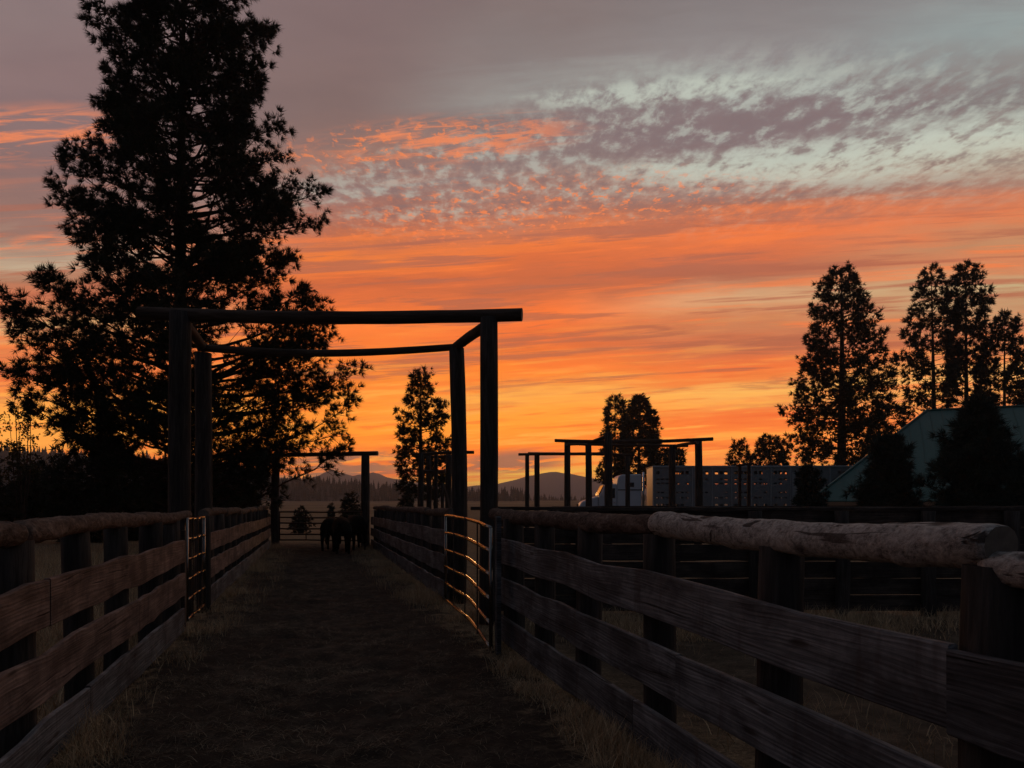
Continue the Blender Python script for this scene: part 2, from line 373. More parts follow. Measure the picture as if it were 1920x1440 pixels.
M_GALV = flat('galvanised_tube', (0.24, 0.23, 0.215), 0.22, 1.0, 0.5, 0.3, 25)
M_RUSTPIPE = flat('rusty_pipe', (0.06, 0.035, 0.025), 0.75, 0.2, 0.3, 0.4, 20)
M_ALU = flat('trailer_aluminium', (0.23, 0.232, 0.235), 0.55, 0.25, 0.4, 0.22, 3)
M_ALURIB = flat('trailer_rib', (0.36, 0.36, 0.365), 0.45, 0.4, 0.4, 0.15, 4)
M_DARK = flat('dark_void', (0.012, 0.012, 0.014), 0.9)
M_WHITE = flat('white_truck_paint', (0.58, 0.6, 0.64), 0.4, 0.0, 0.5, 0.06, 2)
M_GLASS = flat('dark_glass', (0.01, 0.011, 0.013), 0.2, 0.0, 0.6, 0.1)
M_TYRE = flat('tyre_rubber', (0.012, 0.012, 0.012), 0.9)
M_CHROME = flat('chrome', (0.6, 0.6, 0.62), 0.15, 1.0)
M_CATTLE = flat('black_hide', (0.006, 0.0055, 0.005), 0.9, spec=0.05, var=0.4)
M_BARNWALL = flat('barn_wall', (0.16, 0.11, 0.075), 0.85, var=0.3, scale=3)
M_TRIM = flat('eave_trim', (0.30, 0.18, 0.11), 0.8, var=0.2)
def leafmat(name, c, var=0.4, trans=0.0, scale=0.8):
    m, t, b = mat_new(name, 0.75, 0.15)
    g = t.new('ShaderNodeNewGeometry')
    n = t.noise(g.outputs['Position'], scale, 3, 0.6)
    rp = g.outputs['Random Per Island']
    f = t.m('ADD', t.m('MULTIPLY', n, 0.6), t.m('MULTIPLY', rp, 0.4))
    t.put(b.inputs['Base Color'], t.mix(f, tuple(v * (1 - var) for v in c), tuple(v * (1 + var) for v in c)))
    return m
M_NEEDLE = leafmat('pine_needles', (0.028, 0.034, 0.016))
M_NEEDLE2 = leafmat('young_pine_needles', (0.022, 0.04, 0.03))
M_SHRUB = leafmat('shrub_leaves', (0.036, 0.038, 0.022))
M_FOREST = leafmat('forest_needles', (0.022, 0.026, 0.018), 0.4, scale=0.02)
M_LEAF = leafmat('sapling_leaves', (0.07, 0.06, 0.025))
def grassmat(name, lo, hi):
    m, t, b = mat_new(name, 0.85, 0.15)
    g = t.new('ShaderNodeNewGeometry')
    n = t.noise(g.outputs['Position'], 1.3, 4, 0.6)
    f = t.m('ADD', t.m('MULTIPLY', n, 0.55), t.m('MULTIPLY', g.outputs['Random Per Island'], 0.45))
    t.put(b.inputs['Base Color'], t.ramp(f, [(0.25, lo), (0.75, hi)]))
    return m
M_GRASS = grassmat('dry_grass', (0.26, 0.165, 0.09), (0.78, 0.56, 0.33))
M_STRAW = grassmat('straw_litter', (0.035, 0.026, 0.019), (0.33, 0.25, 0.165))

def groundmat():
    m, t, b = mat_new('ranch_ground', 0.97, 0.08)
    g = t.new('ShaderNodeNewGeometry'); P = g.outputs['Position']
    s = t.new('ShaderNodeSeparateXYZ'); t.put(s.inputs[0], P); X, Y, _ = s.outputs
    n0 = t.noise(P, 0.9, 5, 0.6); n1 = t.noise(P, 5.0, 6, 0.65); n2 = t.noise(P, 38.0, 5, 0.7); nb = t.noise(t.mapping(P, scale=(0.01, 0.03, 1)), 1.0, 5, 0.6)
    dirt = t.ramp(t.m('ADD', t.m('MULTIPLY', n1, 0.5), t.m('ADD', t.m('MULTIPLY', n2, 0.2), t.m('MULTIPLY', n0, 0.3))), [(0.3, (0.014, 0.011, 0.009)), (0.5, (0.048, 0.036, 0.027)), (0.66, (0.13, 0.095, 0.068))])
    thatch = t.ramp(t.m('ADD', t.m('MULTIPLY', n1, 0.35), t.m('MULTIPLY', n2, 0.65)), [(0.32, (0.05, 0.035, 0.022)), (0.5, (0.20, 0.14, 0.082)), (0.66, (0.42, 0.30, 0.18))])
    field = t.ramp(t.m('ADD', t.m('MULTIPLY', nb, 0.7), t.m('MULTIPLY', n0, 0.3)), [(0.3, (0.07, 0.06, 0.036)), (0.5, (0.135, 0.11, 0.07)), (0.7, (0.21, 0.17, 0.11))])
    inal = t.m('ABSOLUTE', t.m('SUBTRACT', X, 0.1))
    wob = t.m('MULTIPLY', t.m('SUBTRACT', n0, 0.5), 1.3)
    alley = t.ss(t.m('ADD', t.m('ADD', inal, wob), t.m('MULTIPLY', t.m('SUBTRACT', n1, 0.5), 1.5)), 1.85, 1.40)
    pen = t.m('MULTIPLY', t.ss(t.m('ADD', X, t.m('MULTIPLY', wob, 1.4)), 2.1, 3.0), t.ss(t.m('ADD', t.m('MULTIPLY', X, 0.252), t.m('MULTIPLY', Y, 0.968)), 10.7, 10.1))
    c = t.mix(t.m('MULTIPLY', t.m('MAXIMUM', alley, t.m('MULTIPLY', pen, 0.85)), t.ss(Y, 34.0, 29.0)), thatch, dirt)
    c = t.mix(t.ss(Y, 40.0, 80.0), c, field)
    t.put(b.inputs['Base Color'], c)
    bump(t, b, t.m('ADD', t.m('MULTIPLY', n1, 0.5), t.m('MULTIPLY', n2, 0.5)), 0.9, 0.03)
    return m
M_GROUND = groundmat()

# ------------------------------------------------------------------ terrain
def ground_z(x, y):
    x = np.asarray(x, float); y = np.asarray(y, float)
    d = x * math.sin(AZ) + y * math.cos(AZ); s = x * math.cos(AZ) - y * math.sin(AZ)
    z = np.clip((d - 60) / 500, 0, 1) ** 1.3 * 4.2 + np.clip((d - 560) / 1500, 0, 1) * 6
    near = np.exp(-((d - 14) / 26) ** 2)
    alley = np.clip(1.5 - np.abs(x - 0.1), 0, 1)
    amp = 0.035 + 0.03 * np.clip((np.abs(x - 0.1) - 1.2), 0, 1)
    z = z + near * (fbm(x * 1.9, y * 1.9, 4, 3) * amp * 1.6 + fbm(x * 6, y * 6, 2, 9) * (0.02 + 0.12 * alley))
    z = z - 0.03 * alley * near
    z = z - 1.0 * np.clip(1 - np.abs(d - 44) / 16, 0, 1) * np.clip((s - 12) / 6, 0, 1)      # the barn stands in a dip
    return z
def steps(lo, hi, fine, far_lo, far_hi, n):
    a = np.arange(lo, hi, fine)
    g = np.geomspace(fine * 2, abs(far_hi - hi), n) ; h = np.geomspace(fine * 2, abs(far_lo - lo), n)
    return np.concatenate([(lo - h)[::-1], a, hi + g])
xs = steps(-5.5, 9.5, 0.085, -3300, 3300, 46); ys = steps(2.5, 30.5, 0.085, -500, 3900, 52)
GX, GY = np.meshgrid(xs, ys); V = np.stack([GX, GY, ground_z(GX, GY)], -1).reshape(-1, 3)
nx, ny = len(xs), len(ys); I = (np.arange(ny - 1)[:, None] * nx + np.arange(nx - 1)[None, :]).ravel()
gme = smooth(mesh_np('ground', V, np.stack([I, I + 1, I + nx + 1, I + nx], 1)))
tag(link('ground', gme, M_GROUND), 'dark trodden dirt alley between the fences running into tan pasture', None, None, 'structure')
def gz(x, y): return float(ground_z(np.array([x]), np.array([y]))[0])

# mountains and hills
M_MOUNT = flat('mountain_rock', (0.07, 0.075, 0.09), 0.95, var=0.3, scale=0.004)
M_HILL = flat('forest_floor', (0.02, 0.02, 0.015), 0.95, var=0.3, scale=0.05)
def ridge(name, pts, D, depth, mat, label, wob=0.0, seed=1):
    xs_ = np.linspace(pts[0][0], pts[-1][0], 140)
    ysx = np.interp(xs_, [p[0] for p in pts], [p[1] for p in pts])
    V = []; rows = 9
    for k in range(rows):
        u = k / (rows - 1) * 2 - 1                     # -1 near foot, 0 crest, 1 far foot
        prof = (1 - abs(u)) ** 0.8
        for i, x in enumerate(xs_):
            p = onplane(x, ysx[i], D); crest = p.z
            q = onplane(x, 945, D + u * depth)
            z = -4 + (crest + 4) * prof
            if 0 < k < rows - 1 and k != (rows - 1) // 2: z += fbm(np.array(x * 0.05), np.array(u * 3.0), 3, seed) * crest * 0.25
            elif k == (rows - 1) // 2: z += fbm(np.array(x * 0.08), np.array(1.0), 4, seed) * wob
            V.append((q.x, q.y, float(z)))
    n = len(xs_); I = (np.arange(rows - 1)[:, None] * n + np.arange(n - 1)[None, :]).ravel()
    me = smooth(mesh_np(name, V, np.stack([I, I + 1, I + n + 1, I + n], 1)))
    return tag(link(name, me, mat), label, None, None, 'structure')
ridge('mountain_range', [(330, 935), (430, 915), (500, 893), (560, 898), (596, 893), (622, 880), (640, 888), (665, 892), (704, 885), (730, 896), (790, 905), (850, 914), (930, 908), (965, 899), (1000, 891), (1035, 884), (1070, 888), (1110, 897), (1160, 908), (1260, 918), (1420, 926), (1700, 930), (2100, 932)], 2000, 230, M_MOUNT, 'pale mauve mountains on the horizon under the sunset', 5, 5)
ridge('forested_hill', [(-500, 842), (-250, 846), (0, 850), (90, 850), (250, 858), (400, 878), (480, 891), (560, 901), (700, 916), (800, 923), (900, 928), (980, 931)], 600, 140, M_HILL, 'dark forested hill sloping down from the left edge', 5, 8)

def forest(name, label, n, box, seed, hmin, hmax):
    r = np.random.default_rng(seed); V = []; Fc = []
    for _ in range(n):
        x, D, zoff = box(r)
        p = onplane(x, 945, D); base = p.z if False else zoff(x, D)
        h = hmin + (hmax - hmin) * r.random() ** 1.7; w = h * r.uniform(0.17, 0.34); ly = 5
        o = len(V); k = 6
        for j in range(ly):
            z0 = h * (0.06 + 0.94 * j / ly); z1 = h * (0.06 + 0.94 * min(1, (j + 1.35) / ly)); rr = w * (1 - j / ly) * r.uniform(0.8, 1.2)
            o = len(V); ph = r.uniform(0, 6)
            for q in range(k):
                a = ph + q * 2 * math.pi / k; rq = rr * r.uniform(0.75, 1.15)
                V.append((p.x + math.cos(a) * rq, p.y + math.sin(a) * rq, base + z0 - r.uniform(0, .06) * h))
            V.append((p.x, p.y, base + z1))
            for q in range(k): Fc.append((o + q, o + (q + 1) % k, o + k))
    return tag(link(name, mesh_np(name, V, np.array(Fc)), M_FOREST), label, None, None, 'stuff')
crest = lambda x: float(np.interp(x, [-500, -250, 0, 90, 250, 400, 480, 560, 700, 800, 900, 980], [842, 846, 850, 850, 858, 878, 891, 901, 916, 923, 928, 931]))
def hillbox(r):
    x = r.uniform(-420, 985); D = 600 - 140 * r.uniform(0, 0.95) ** 1.5
    def zo(x, D):
        c = onplane(x, crest(x), 600).z; return -4 + (c + 4) * (1 - (600 - D) / 140) ** 0.8 - 1.5
    return x, D, zo
forest('hill_forest', 'dark wood of small conifers covering the hill on the left', 3600, hillbox, 4, 3.5, 10.5)
def flatbox(r):
    return r.uniform(820, 1560), r.uniform(640, 760), (lambda x, D: 4.2)
forest('distant_treeline', 'thin dark line of far trees beyond the pasture at centre', 900, flatbox, 5, 2.5, 7.5)

# ------------------------------------------------------------------ fences
def board_mesh(L, h=0.19, th=0.04, seg=8, seed=0, sag=0.012):
    r = random.Random(seed); vs = []; fs = []
    for i in range(seg + 1):
        x = L * i / seg; t = i / seg
        dz = sag * math.sin(math.pi * t) * r.uniform(-1, 1) + r.uniform(-.0025, .0025); dyy = r.uniform(-.006, .006)
        e = r.uniform(-.004, .004); e2 = r.uniform(-.004, .004); c = 0.006
        xx = x + (r.uniform(-.004, .004) if i in (0, seg) else 0)
        prof = [(-th / 2 + c, -h / 2 + e), (th / 2 - c, -h / 2 + e), (th / 2, -h / 2 + e + c), (th / 2, h / 2 + e2 - c), (th / 2 - c, h / 2 + e2), (-th / 2 + c, h / 2 + e2), (-th / 2, h / 2 + e2 - c), (-th / 2, -h / 2 + e + c)]
        vs += [(xx, y + dyy, z + dz) for y, z in prof]
    for i in range(seg):
        for k in range(8):
            a = i * 8 + k; b = i * 8 + (k + 1) % 8; fs.append((a, a + 8, b + 8, b))
    fs += [tuple(range(8)), tuple(reversed(range(seg * 8, seg * 8 + 8)))]
    me = bpy.data.meshes.new('board'); me.from_pydata(vs, [], fs)
    return me
def orient(o, p0, p1):
    X = (Vector(p1) - Vector(p0)).normalized(); Z = Vector((0, 0, 1)); Y = Z.cross(X).normalized(); Z = X.cross(Y)
    m = Matrix((X, Y, Z)).transposed(); o.rotation_euler = m.to_euler()
BSEED = [0]
def board(parent, p0, p1, h=0.19, th=0.04, mat=None, name='board', sag=0.012):
    BSEED[0] += 1
    me = board_mesh((Vector(p1) - Vector(p0)).length, h, th, 8, BSEED[0], sag)
    o = link(name, me, mat or M_BOARD, parent, p0); orient(o, p0, p1); return o
def log_mesh(L, r0, r1, seed, rings=26, n=14, rough=0.06, knots=6, endround=0.0, sag=0.0):
    r = np.random.default_rng(seed); a = np.arange(n) * 2 * math.pi / n
    V = []; kn = [(r.uniform(0.05, 0.95), r.uniform(0, 6.28)) for _ in range(knots)]
    bend = r.uniform(-.012, .012, 2) * min(L, 3)
    for i in range(rings + 1):
        t = i / rings; x = L * t; rad = r0 + (r1 - r0) * t
        w = rad * (1 + rough * 1.3 * (fbm(np.cos(a) * 1.3 + 9 + seed, np.sin(a) * 1.3 + x * 2.2, 3, seed)) * 2 + rough * (r.random(n) - 0.5) * 0.5)
        for kt, ka in kn:
            da = np.abs((a - ka + math.pi) % (2 * math.pi) - math.pi)
            w = w + rad * 0.13 * np.exp(-((t - kt) * L / 0.045) ** 2 - (da / 0.42) ** 2)
        if endround and i in (0, rings): w = w * (1 - endround)
        by = bend[0] * math.sin(math.pi * t); bz = (bend[1] - sag) * math.sin(math.pi * t)
        V += [(x, by + w[k] * math.cos(a[k]), bz + w[k] * math.sin(a[k])) for k in range(n)]
    fs = [(i * n + k, (i + 1) * n + k, (i + 1) * n + (k + 1) % n, i * n + (k + 1) % n) for i in range(rings) for k in range(n)]
    fs += [tuple(range(n)), tuple(reversed(range(rings * n, rings * n + n)))]
    me = bpy.data.meshes.new('log'); me.from_pydata(V, [], fs)
    s = np.ones(len(fs), bool); s[-2:] = False; me.polygons.foreach_set('use_smooth', s)
    return me
def log(parent, p0, p1, r0, r1, mat, seed, name='log_rail', cut=True, **kw):
    me = log_mesh((Vector(p1) - Vector(p0)).length, r0, r1, seed, **kw)
    me.materials.append(mat)
    if cut:
        me.materials.append(M_CUT); me.polygons[-1].material_index = 1; me.polygons[-2].material_index = 1
    o = link(name, me, mat, parent, p0); orient(o, p0, p1); return o
def post(parent, x, y, z1, r=0.105, z0=-0.3, name='post', lean=(0, 0), mat=None):
    BSEED[0] += 1; g = gz(x, y)
    me = log_mesh(z1 - z0, r * 1.04, r * 0.97, BSEED[0] + 300, rings=7, n=12, rough=0.05, knots=0)
    me.transform(Matrix.Rotation(-math.pi / 2, 4, 'Y')); me.materials.append(mat or M_POST)
    o = link(name, me, None, parent, (x, y, z0)); o.rotation_euler = (lean[0], lean[1], rnd.uniform(0, 6)); return o

XL, XR = -1.56, 2.02
# --- left fence, near stretch
def lift(y, side):
    return float(np.interp(y, [2, 4.6, 8.3, 11.5, 28], [0.0, 0.05, 0.085, 0.05, 0.0])) if side > 0 else float(np.interp(y, [4, 10, 13, 28], [0.0, 0.025, 0.025, 0.0]))
def yat(x, X):                   # how far along a line at offset X an upright seen in column x stands
    d = ray(x, 945); return X * d.y / d.x
def fence_run(name, label, side, y0, y1, joints, board_tops, post_ys, log_specs, far=False, h=0.28, mats=(None, None, None)):
    X = XL if side < 0 else XR
    t = empty(name, (X, y0, 0), label, 'fence')
    for row, top in enumerate(board_tops):
        js = [y0] + joints[row] + [y1]
        for a, b in zip(js[:-1], js[1:]):
            za, zb = top + lift(a, side) - h / 2 + rnd.uniform(-.01, .01), top + lift(b, side) - h / 2 + rnd.uniform(-.01, .01)
            board(t, (X + rnd.uniform(-.004, .004), a + .004, za), (X + rnd.uniform(-.004, .004), b - .004, zb), h + rnd.uniform(-.008, .006), sag=0.02, mat=mats[row])
    for i, y in enumerate(post_ys):
        post(t, X + side * 0.14 + rnd.uniform(-.01, .01), y, 1.40 + rnd.uniform(-.02, .02) + lift(y, side) * .4, r=rnd.uniform(0.098, 0.122), lean=(rnd.uniform(-.015, .015), rnd.uniform(-.015, .015)))
    for k, (a, b, z, r0, r1, mt) in enumerate(log_specs):
        log(t, (X + side * 0.13, a, z[0]), (X + side * 0.12, b, z[1]), r0, r1, mt, 40 + k + int(a * 7) + (100 if side > 0 else 0), knots=16 if not far else 3, rings=60 if not far else 12, n=16 if not far else 10, rough=0.10 if mt is M_PEELED else 0.17, endround=0.12)
    return t
tops = [1.14, 0.72, 0.305]
fence_run('plank_fence', 'near left plank fence with rough log top rail, ending at the gateway', -1, 2.6, 9.92,
          [[5.05], [7.4], [5.9]], tops, [3.1, 4.1] + [yat(x, -1.7) for x in (28, 145, 212, 283, 322)],
          [(1.9, 4.95, (1.40, 1.425), .08, .07, M_BARKLOG), (4.97, 8.2, (1.43, 1.44), .076, .066, M_BARKLOG), (8.1, 11.0, (1.45, 1.455), .07, .066, M_BARKLOG)], mats=(M_REDBOARD, M_REDBOARD, None))
fence_run('plank_fence', 'far left plank fence with bark log rail beyond the left gate', -1, 12.25, 28.4,
          [[16.9, 21.3, 25], [14.9, 19.5, 24.2], [15.7, 20.5, 25.3]], tops, list(np.arange(13.3, 28.2, 1.22)),
          [(12.5 + 2.65 * k, 15.2 + 2.65 * k, (1.45 + rnd.uniform(-.02, .02), 1.45 + rnd.uniform(-.02, .02)), .085, .065, M_BARKLOG) for k in range(6)], True, mats=(M_REDBOARD, M_REDBOARD, None))
# --- right fence
rf = fence_run('plank_fence', 'near right plank fence topped by a thick pale peeled log', 1, 0.4, 8.24,
          [[2.0], [3.9], [4.5]], [1.13, 0.70, 0.285], [0.9] + [yat(x, 2.16) for x in (1860, 1453, 1236, 1100, 1018, 966)],
          [(1.93, 4.42, (1.462, 1.475), .078, .080, M_PEELED), (-0.1, 1.97, (1.39, 1.392), .058, .056, M_PEELED), (4.40, 6.5, (1.465, 1.455), .066, .08, M_BARKLOG), (6.45, 9.0, (1.46, 1.475), .08, .076, M_BARKLOG)])
fence_run('plank_fence', 'far right plank fence with bark log rail beyond the bent gate', 1, 11.7, 28.0,
          [[16.1, 21.0, 25.2], [14.4, 18.7, 23.5], [15.0, 19.9, 24.7]], tops, list(np.arange(12.4, 27.9, 1.22)),
          [(11.8 + 2.7 * k, 14.55 + 2.7 * k, (1.45 + rnd.uniform(-.02, .02), 1.45 + rnd.uniform(-.02, .02)), .085, .065, M_BARKLOG) for k in range(6)], True)

# --- pen fence across the right side, facing the camera
def pen_fence():
    P = lambda s, d, z: HF * d + RIGHT * s + Vector((0, 0, z))
    a = P(-0.3, 10.9, 0)
    t = empty('pen_fence', a, 'dark plank pen fence crossing behind the right alley fence', 'fence')
    rows = [(0.16, 0.235), (0.40, 0.235), (0.64, 0.235), (0.89, 0.235), (1.14, 0.235), (1.385, 0.23)]
    segs = [-0.3, 2.2, 4.75, 7.2, 9.8, 12.4]
    for z, h in rows:
        for s0, s1 in zip(segs[:-1], segs[1:]):
            dz = rnd.uniform(-.006, .006)
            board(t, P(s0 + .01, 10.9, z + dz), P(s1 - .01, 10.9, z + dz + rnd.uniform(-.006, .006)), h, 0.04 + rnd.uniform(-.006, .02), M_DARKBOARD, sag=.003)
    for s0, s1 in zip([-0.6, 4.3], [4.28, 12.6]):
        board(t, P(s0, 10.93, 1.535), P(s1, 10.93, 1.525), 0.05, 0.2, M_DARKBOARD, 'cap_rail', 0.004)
    for s in segs + [1.0, 3.5, 6.0, 8.5]:
        q = P(s, 10.76, 0); post(t, q.x, q.y, 1.5, 0.1)
pen_fence()
def back_fence():
    P = lambda s, d, z: HF * d + RIGHT * s + Vector((0, 0, z))
    t = empty('pen_fence', P(1, 19, 0), 'low dark rail fence in front of the parked truck', 'fence')
    segs = list(np.arange(1.0, 17.1, 3.2))
    for z, h in [(0.35, .2), (0.8, .2), (1.2, .2), (1.47, .14)]:
        for s0, s1 in zip(segs[:-1], segs[1:]):
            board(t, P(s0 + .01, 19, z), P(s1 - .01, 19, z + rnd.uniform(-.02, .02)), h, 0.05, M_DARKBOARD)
    for s in segs:
        q = P(s, 19.15, 0); post(t, q.x, q.y, 1.52, 0.1)
back_fence()

# --- gateways of peeled logs
def gateway(label, posts, beams, name='log_gateway', extra=None):
    b = Vector((posts[0][0], posts[0][1], 0))
    t = empty(name, b, label, 'gateway')
    for (x, y, h, r) in posts: post(t, x, y, h, r, lean=(rnd.uniform(-.006, .006), rnd.uniform(-.006, .006)))
    for k, (p, q, r0, r1, *sg) in enumerate(beams):
        log(t, p, q, r0, r1, M_BEAM, 500 + k + int(abs(b.x) * 10), 'beam', rings=24, n=14, rough=0.06, knots=4, sag=sg[0] if sg else 0.0)
    return t
def up(p, z): return Vector((p.x, p.y, z))
# main gateway: front pair at about 9.5 m, rear pair at about 11.5 m
FLp = onplane(340, 590, 10.6); FRp = onplane(915, 590, 9.95); RLp = onplane(379, 655, 12.4); RRp = onplane(858, 655, 12.05)
bA, bB = onplane(262, 587, 10.7), onplane(979, 590, 9.87)
rA, rB = onplane(372, 652, 12.42), onplane(862, 650, 12.04)
posts_main = [(FLp.x, FLp.y, bA.z - .02, .15), (FRp.x, FRp.y, bB.z - .03, .12), (RLp.x, RLp.y, rA.z - 0.09, .135), (RRp.x, RRp.y, rB.z - .02, .125)]
sidL0, sidL1 = up(FLp, bA.z - .12), up(RLp, rA.z + .02)
sidR0, sidR1 = up(FRp, bB.z - .12), up(RRp, rB.z + .02)
gateway('tall log gateway over the alley with two long crossbeams, nearest the camera', posts_main,
        [(bA, bB, .092, .085, .07), (rA, rB, .062, .055, .07), (sidL0 - (sidL1 - sidL0) * .05, sidL1 + (sidL1 - sidL0) * .05, .075, .075), (sidR0 - (sidR1 - sidR0) * .03, sidR1 + (sidR1 - sidR0) * .05, .075, .075)])
# far gateway at the end of the alley
l, r_ = onplane(517, 853, 28.6), onplane(685, 853, 27.6)
a, b = onplane(395, 857, 29.4), onplane(708, 850, 27.5)
gateway('small log gateway at the far end of the alley above the closed gate', [(l.x, l.y, a.z - .06, .15), (r_.x, r_.y, b.z - .06, .155)], [(a, b, .065, .085)])
# gateways in the pens on the right
def px_gate(label, D, posts, beams, name='log_gateway'):
    ps = []
    for x, ytop, w, dd in posts:
        p = onplane(x, ytop, D + dd); ps.append((p.x, p.y, p.z, w * (D + dd) / F / 2))
    bs = [(onplane(x0, y0, D + d0), onplane(x1, y1, D + d1), w0 * D / F / 2, w1 * D / F / 2) for x0, y0, d0, x1, y1, d1, w0, w1 in beams]
    return gateway(label, ps, bs, name)
px_gate('wide four post log gateway in the pens, in front of the truck', 28,
        [(1064, 828, 12, 0), (1308, 827, 14, 0), (1103, 830, 12, 2.6), (1262, 834, 13, 2.6)],
        [(1040, 826, -.1, 1240, 827, 0, 6, 8), (1225, 828, .1, 1337, 823, 0, 6, 7), (1085, 833, 2.6, 1290, 836, 2.6, 5, 6), (1062, 833, -.4, 1105, 834, 3, 6, 6), (1308, 830, -.4, 1260, 838, 3, 6, 6)])
px_gate('lower log gateway left of the truck with one long beam', 38,
        [(988, 853, 8, 0), (1007, 853, 10, 2.5), (1176, 855, 9, 0)], [(972, 852, 0, 1185, 853, 0, 5, 5), (990, 850, 2.2, 1150, 850, 2.6, 5, 6)])
px_gate('stout single gate post with short raised brace in the pens', 26.5, [(1140, 812, 15, 0)], [(1142, 818, 0, 1108, 829, 0.1, 8, 6)], 'gate_post')
px_gate('dark crowded log gateway beside the lone pine behind the alley', 31,
        [(791, 850, 10, 0), (804, 851, 10, 1.4), (818, 852, 8, 0), (829, 905, 6, -.5), (842, 852, 12, 1.4)],
        [(772, 853, 0, 889, 848, 0, 6, 6), (780, 856, 1.4, 860, 855, 1.4, 6, 6), (785, 884, .5, 835, 884, .5, 7, 7), (830, 907, -.4, 844, 960, -.6, 6, 6)])
p0, p1 = onplane(1387, 870, 24), onplane(1404, 868, 24)
t = empty('pipe_frame', (p0.x, p0.y, 0), 'narrow dark pipe frame standing before the trailer', 'frame')
MB().tube([(p0.x, p0.y, -.2), p0], .05, 8).build('upright', M_RUSTPIPE, t); MB().tube([(p1.x, p1.y, -.2), p1], .055, 8).build('upright', M_RUSTPIPE, t)
MB().tube([p0 + Vector((-.12, 0, -.06)), p1 + Vector((.1, 0, -.02))], .035, 8).build('crossbar', M_RUSTPIPE, t)

# --- metal tube gates
def tube_gate(label, pts, top, bottom, rails=6, r=0.022, stile_ts=(0.22, 0.5, 0.75), mat=M_GALV, gaps=None):
    t = empty('tube_gate', (pts[0][0], pts[0][1], 0), label, 'gate')
    pts = [Vector((p[0], p[1], 0)) for p in pts]
    def along(u):
        L = [(b - a).length for a, b in zip(pts[:-1], pts[1:])]; d = u * sum(L)
        for (a, b), l in zip(zip(pts[:-1], pts[1:]), L):
            if d <= l + 1e-6: return a.lerp(b, d / l)
            d -= l
        return pts[-1]
    tp = lambda u: float(np.interp(u, np.linspace(0, 1, len(top)), top)); bt = lambda u: float(np.interp(u, np.linspace(0, 1, len(bottom)), bottom))
    us = np.linspace(0, 1, 13); fr = gaps or [k / (rails - 1) for k in range(rails)]
    for f in fr:
        pl = [along(u) + Vector((0, 0, tp(u) + (bt(u) - tp(u)) * f + .006 * math.sin(u * 9 + f * 5))) for u in us]
        MB().tube(pl, r, 8).build('rail', mat, t, sm=True)
    for u in (0.0, 1.0):
        q = along(u); MB().tube([q + Vector((0, 0, bt(u))), q + Vector((0, 0, tp(u)))], r * .98, 8).build('end_tube', mat, t, sm=True)
    n = (pts[-1] - pts[0]).cross(Vector((0, 0, 1))).normalized()
    for u in stile_ts:
        q = along(u); s = 1 if n.dot(-q) > 0 else -1
        q = q + n * (r * 1.15) * s
        MB().box((q.x, q.y, (tp(u) + bt(u)) / 2), (.035, .012, tp(u) - bt(u) + .03), ((pts[-1] - pts[0]).normalized(), n, Vector((0, 0, 1)))).build('stile', mat, t)
    return t
tube_gate('bent galvanised tube gate in the right fence catching orange light', [(1.85, 7.9), (1.94, 9.47), (1.97, 11.5)], (1.34, 1.41, 1.418), (.04, .11, .12))
tube_gate('narrow galvanised tube gate between the left gateway posts', [(-1.58, 10.3), (-1.57, 11.75)], (1.40, 1.40), (.12, .12))
gl, gr = onplane(524, 990, 28.2), onplane(680, 990, 27.5)
tube_gate('closed dark tube gate across the far end of the alley', [(gl.x, gl.y), (gr.x, gr.y)], (1.3, 1.3), (0.25, 0.25), 6, 0.028, (0.33, 0.66), M_RUSTPIPE)
q = onground(934, 1228); t = empty('hinge_post', (q.x, q.y, 0), 'slim weathered hinge post at the near end of the bent gate', 'post')
MB().box((q.x, q.y, .64), (.05, .09, 1.66)).build('post_shaft', M_BOARD, t, bevel=.006)

t = empty('hinge_post', (-1.585, 10.08, 0), 'slim dark hinge post between the left fence and its tube gate', 'post')
MB().box((-1.585, 10.08, .52), (.05, .11, 1.5)).build('post_shaft', M_DARKBOARD, t, bevel=.006)
t = empty('latch_post', (-1.585, 11.95, 0), 'squat dark latch post at the far end of the left tube gate', 'post')
post(t, -1.6, 11.95, 1.42, .1, name='post_shaft')
# ------------------------------------------------------------------ trees
def tuft_tris(n, length, width, spread, r):
    """n needle triangles around +X"""
    d = r.normal(size=(n, 3)); d[:, 0] = np.abs(d[:, 0]) * 1.0 + spread; d /= np.linalg.norm(d, axis=1)[:, None]
    s = np.cross(d, r.normal(size=(n, 3))); s /= np.linalg.norm(s, axis=1)[:, None]
    L = length * r.uniform(0.65, 1.1, n)[:, None]; w = width * 0.5
    base = d * length * 0.05
    return np.stack([base + s * w, base - s * w, d * L + s * w * 0.1], 1)       # n,3,3
def place_tufts(P, Dr, size, variants, r):
    """copy tuft variants to points P with axes Dr"""
    out = []; which = r.integers(0, len(variants), len(P))
    for k, T in enumerate(variants):
        idx = np.where(which == k)[0]
        if not len(idx): continue
        X = Dr[idx]; X = X / np.linalg.norm(X, axis=1)[:, None]
        A = r.normal(size=X.shape); Y = np.cross(X, A); Y /= np.linalg.norm(Y, axis=1)[:, None]; Z = np.cross(X, Y)
        B = np.stack([X, Y, Z], 1)                                   # i,3axes,3
        pts = np.einsum('nvk,ikc->invc', T, B) * size[idx][:, None, None, None] + P[idx][:, None, None, :]
        out.append(pts.reshape(-1, 3))
    V = np.concatenate(out); return V, np.arange(len(V)).reshape(-1, 3)
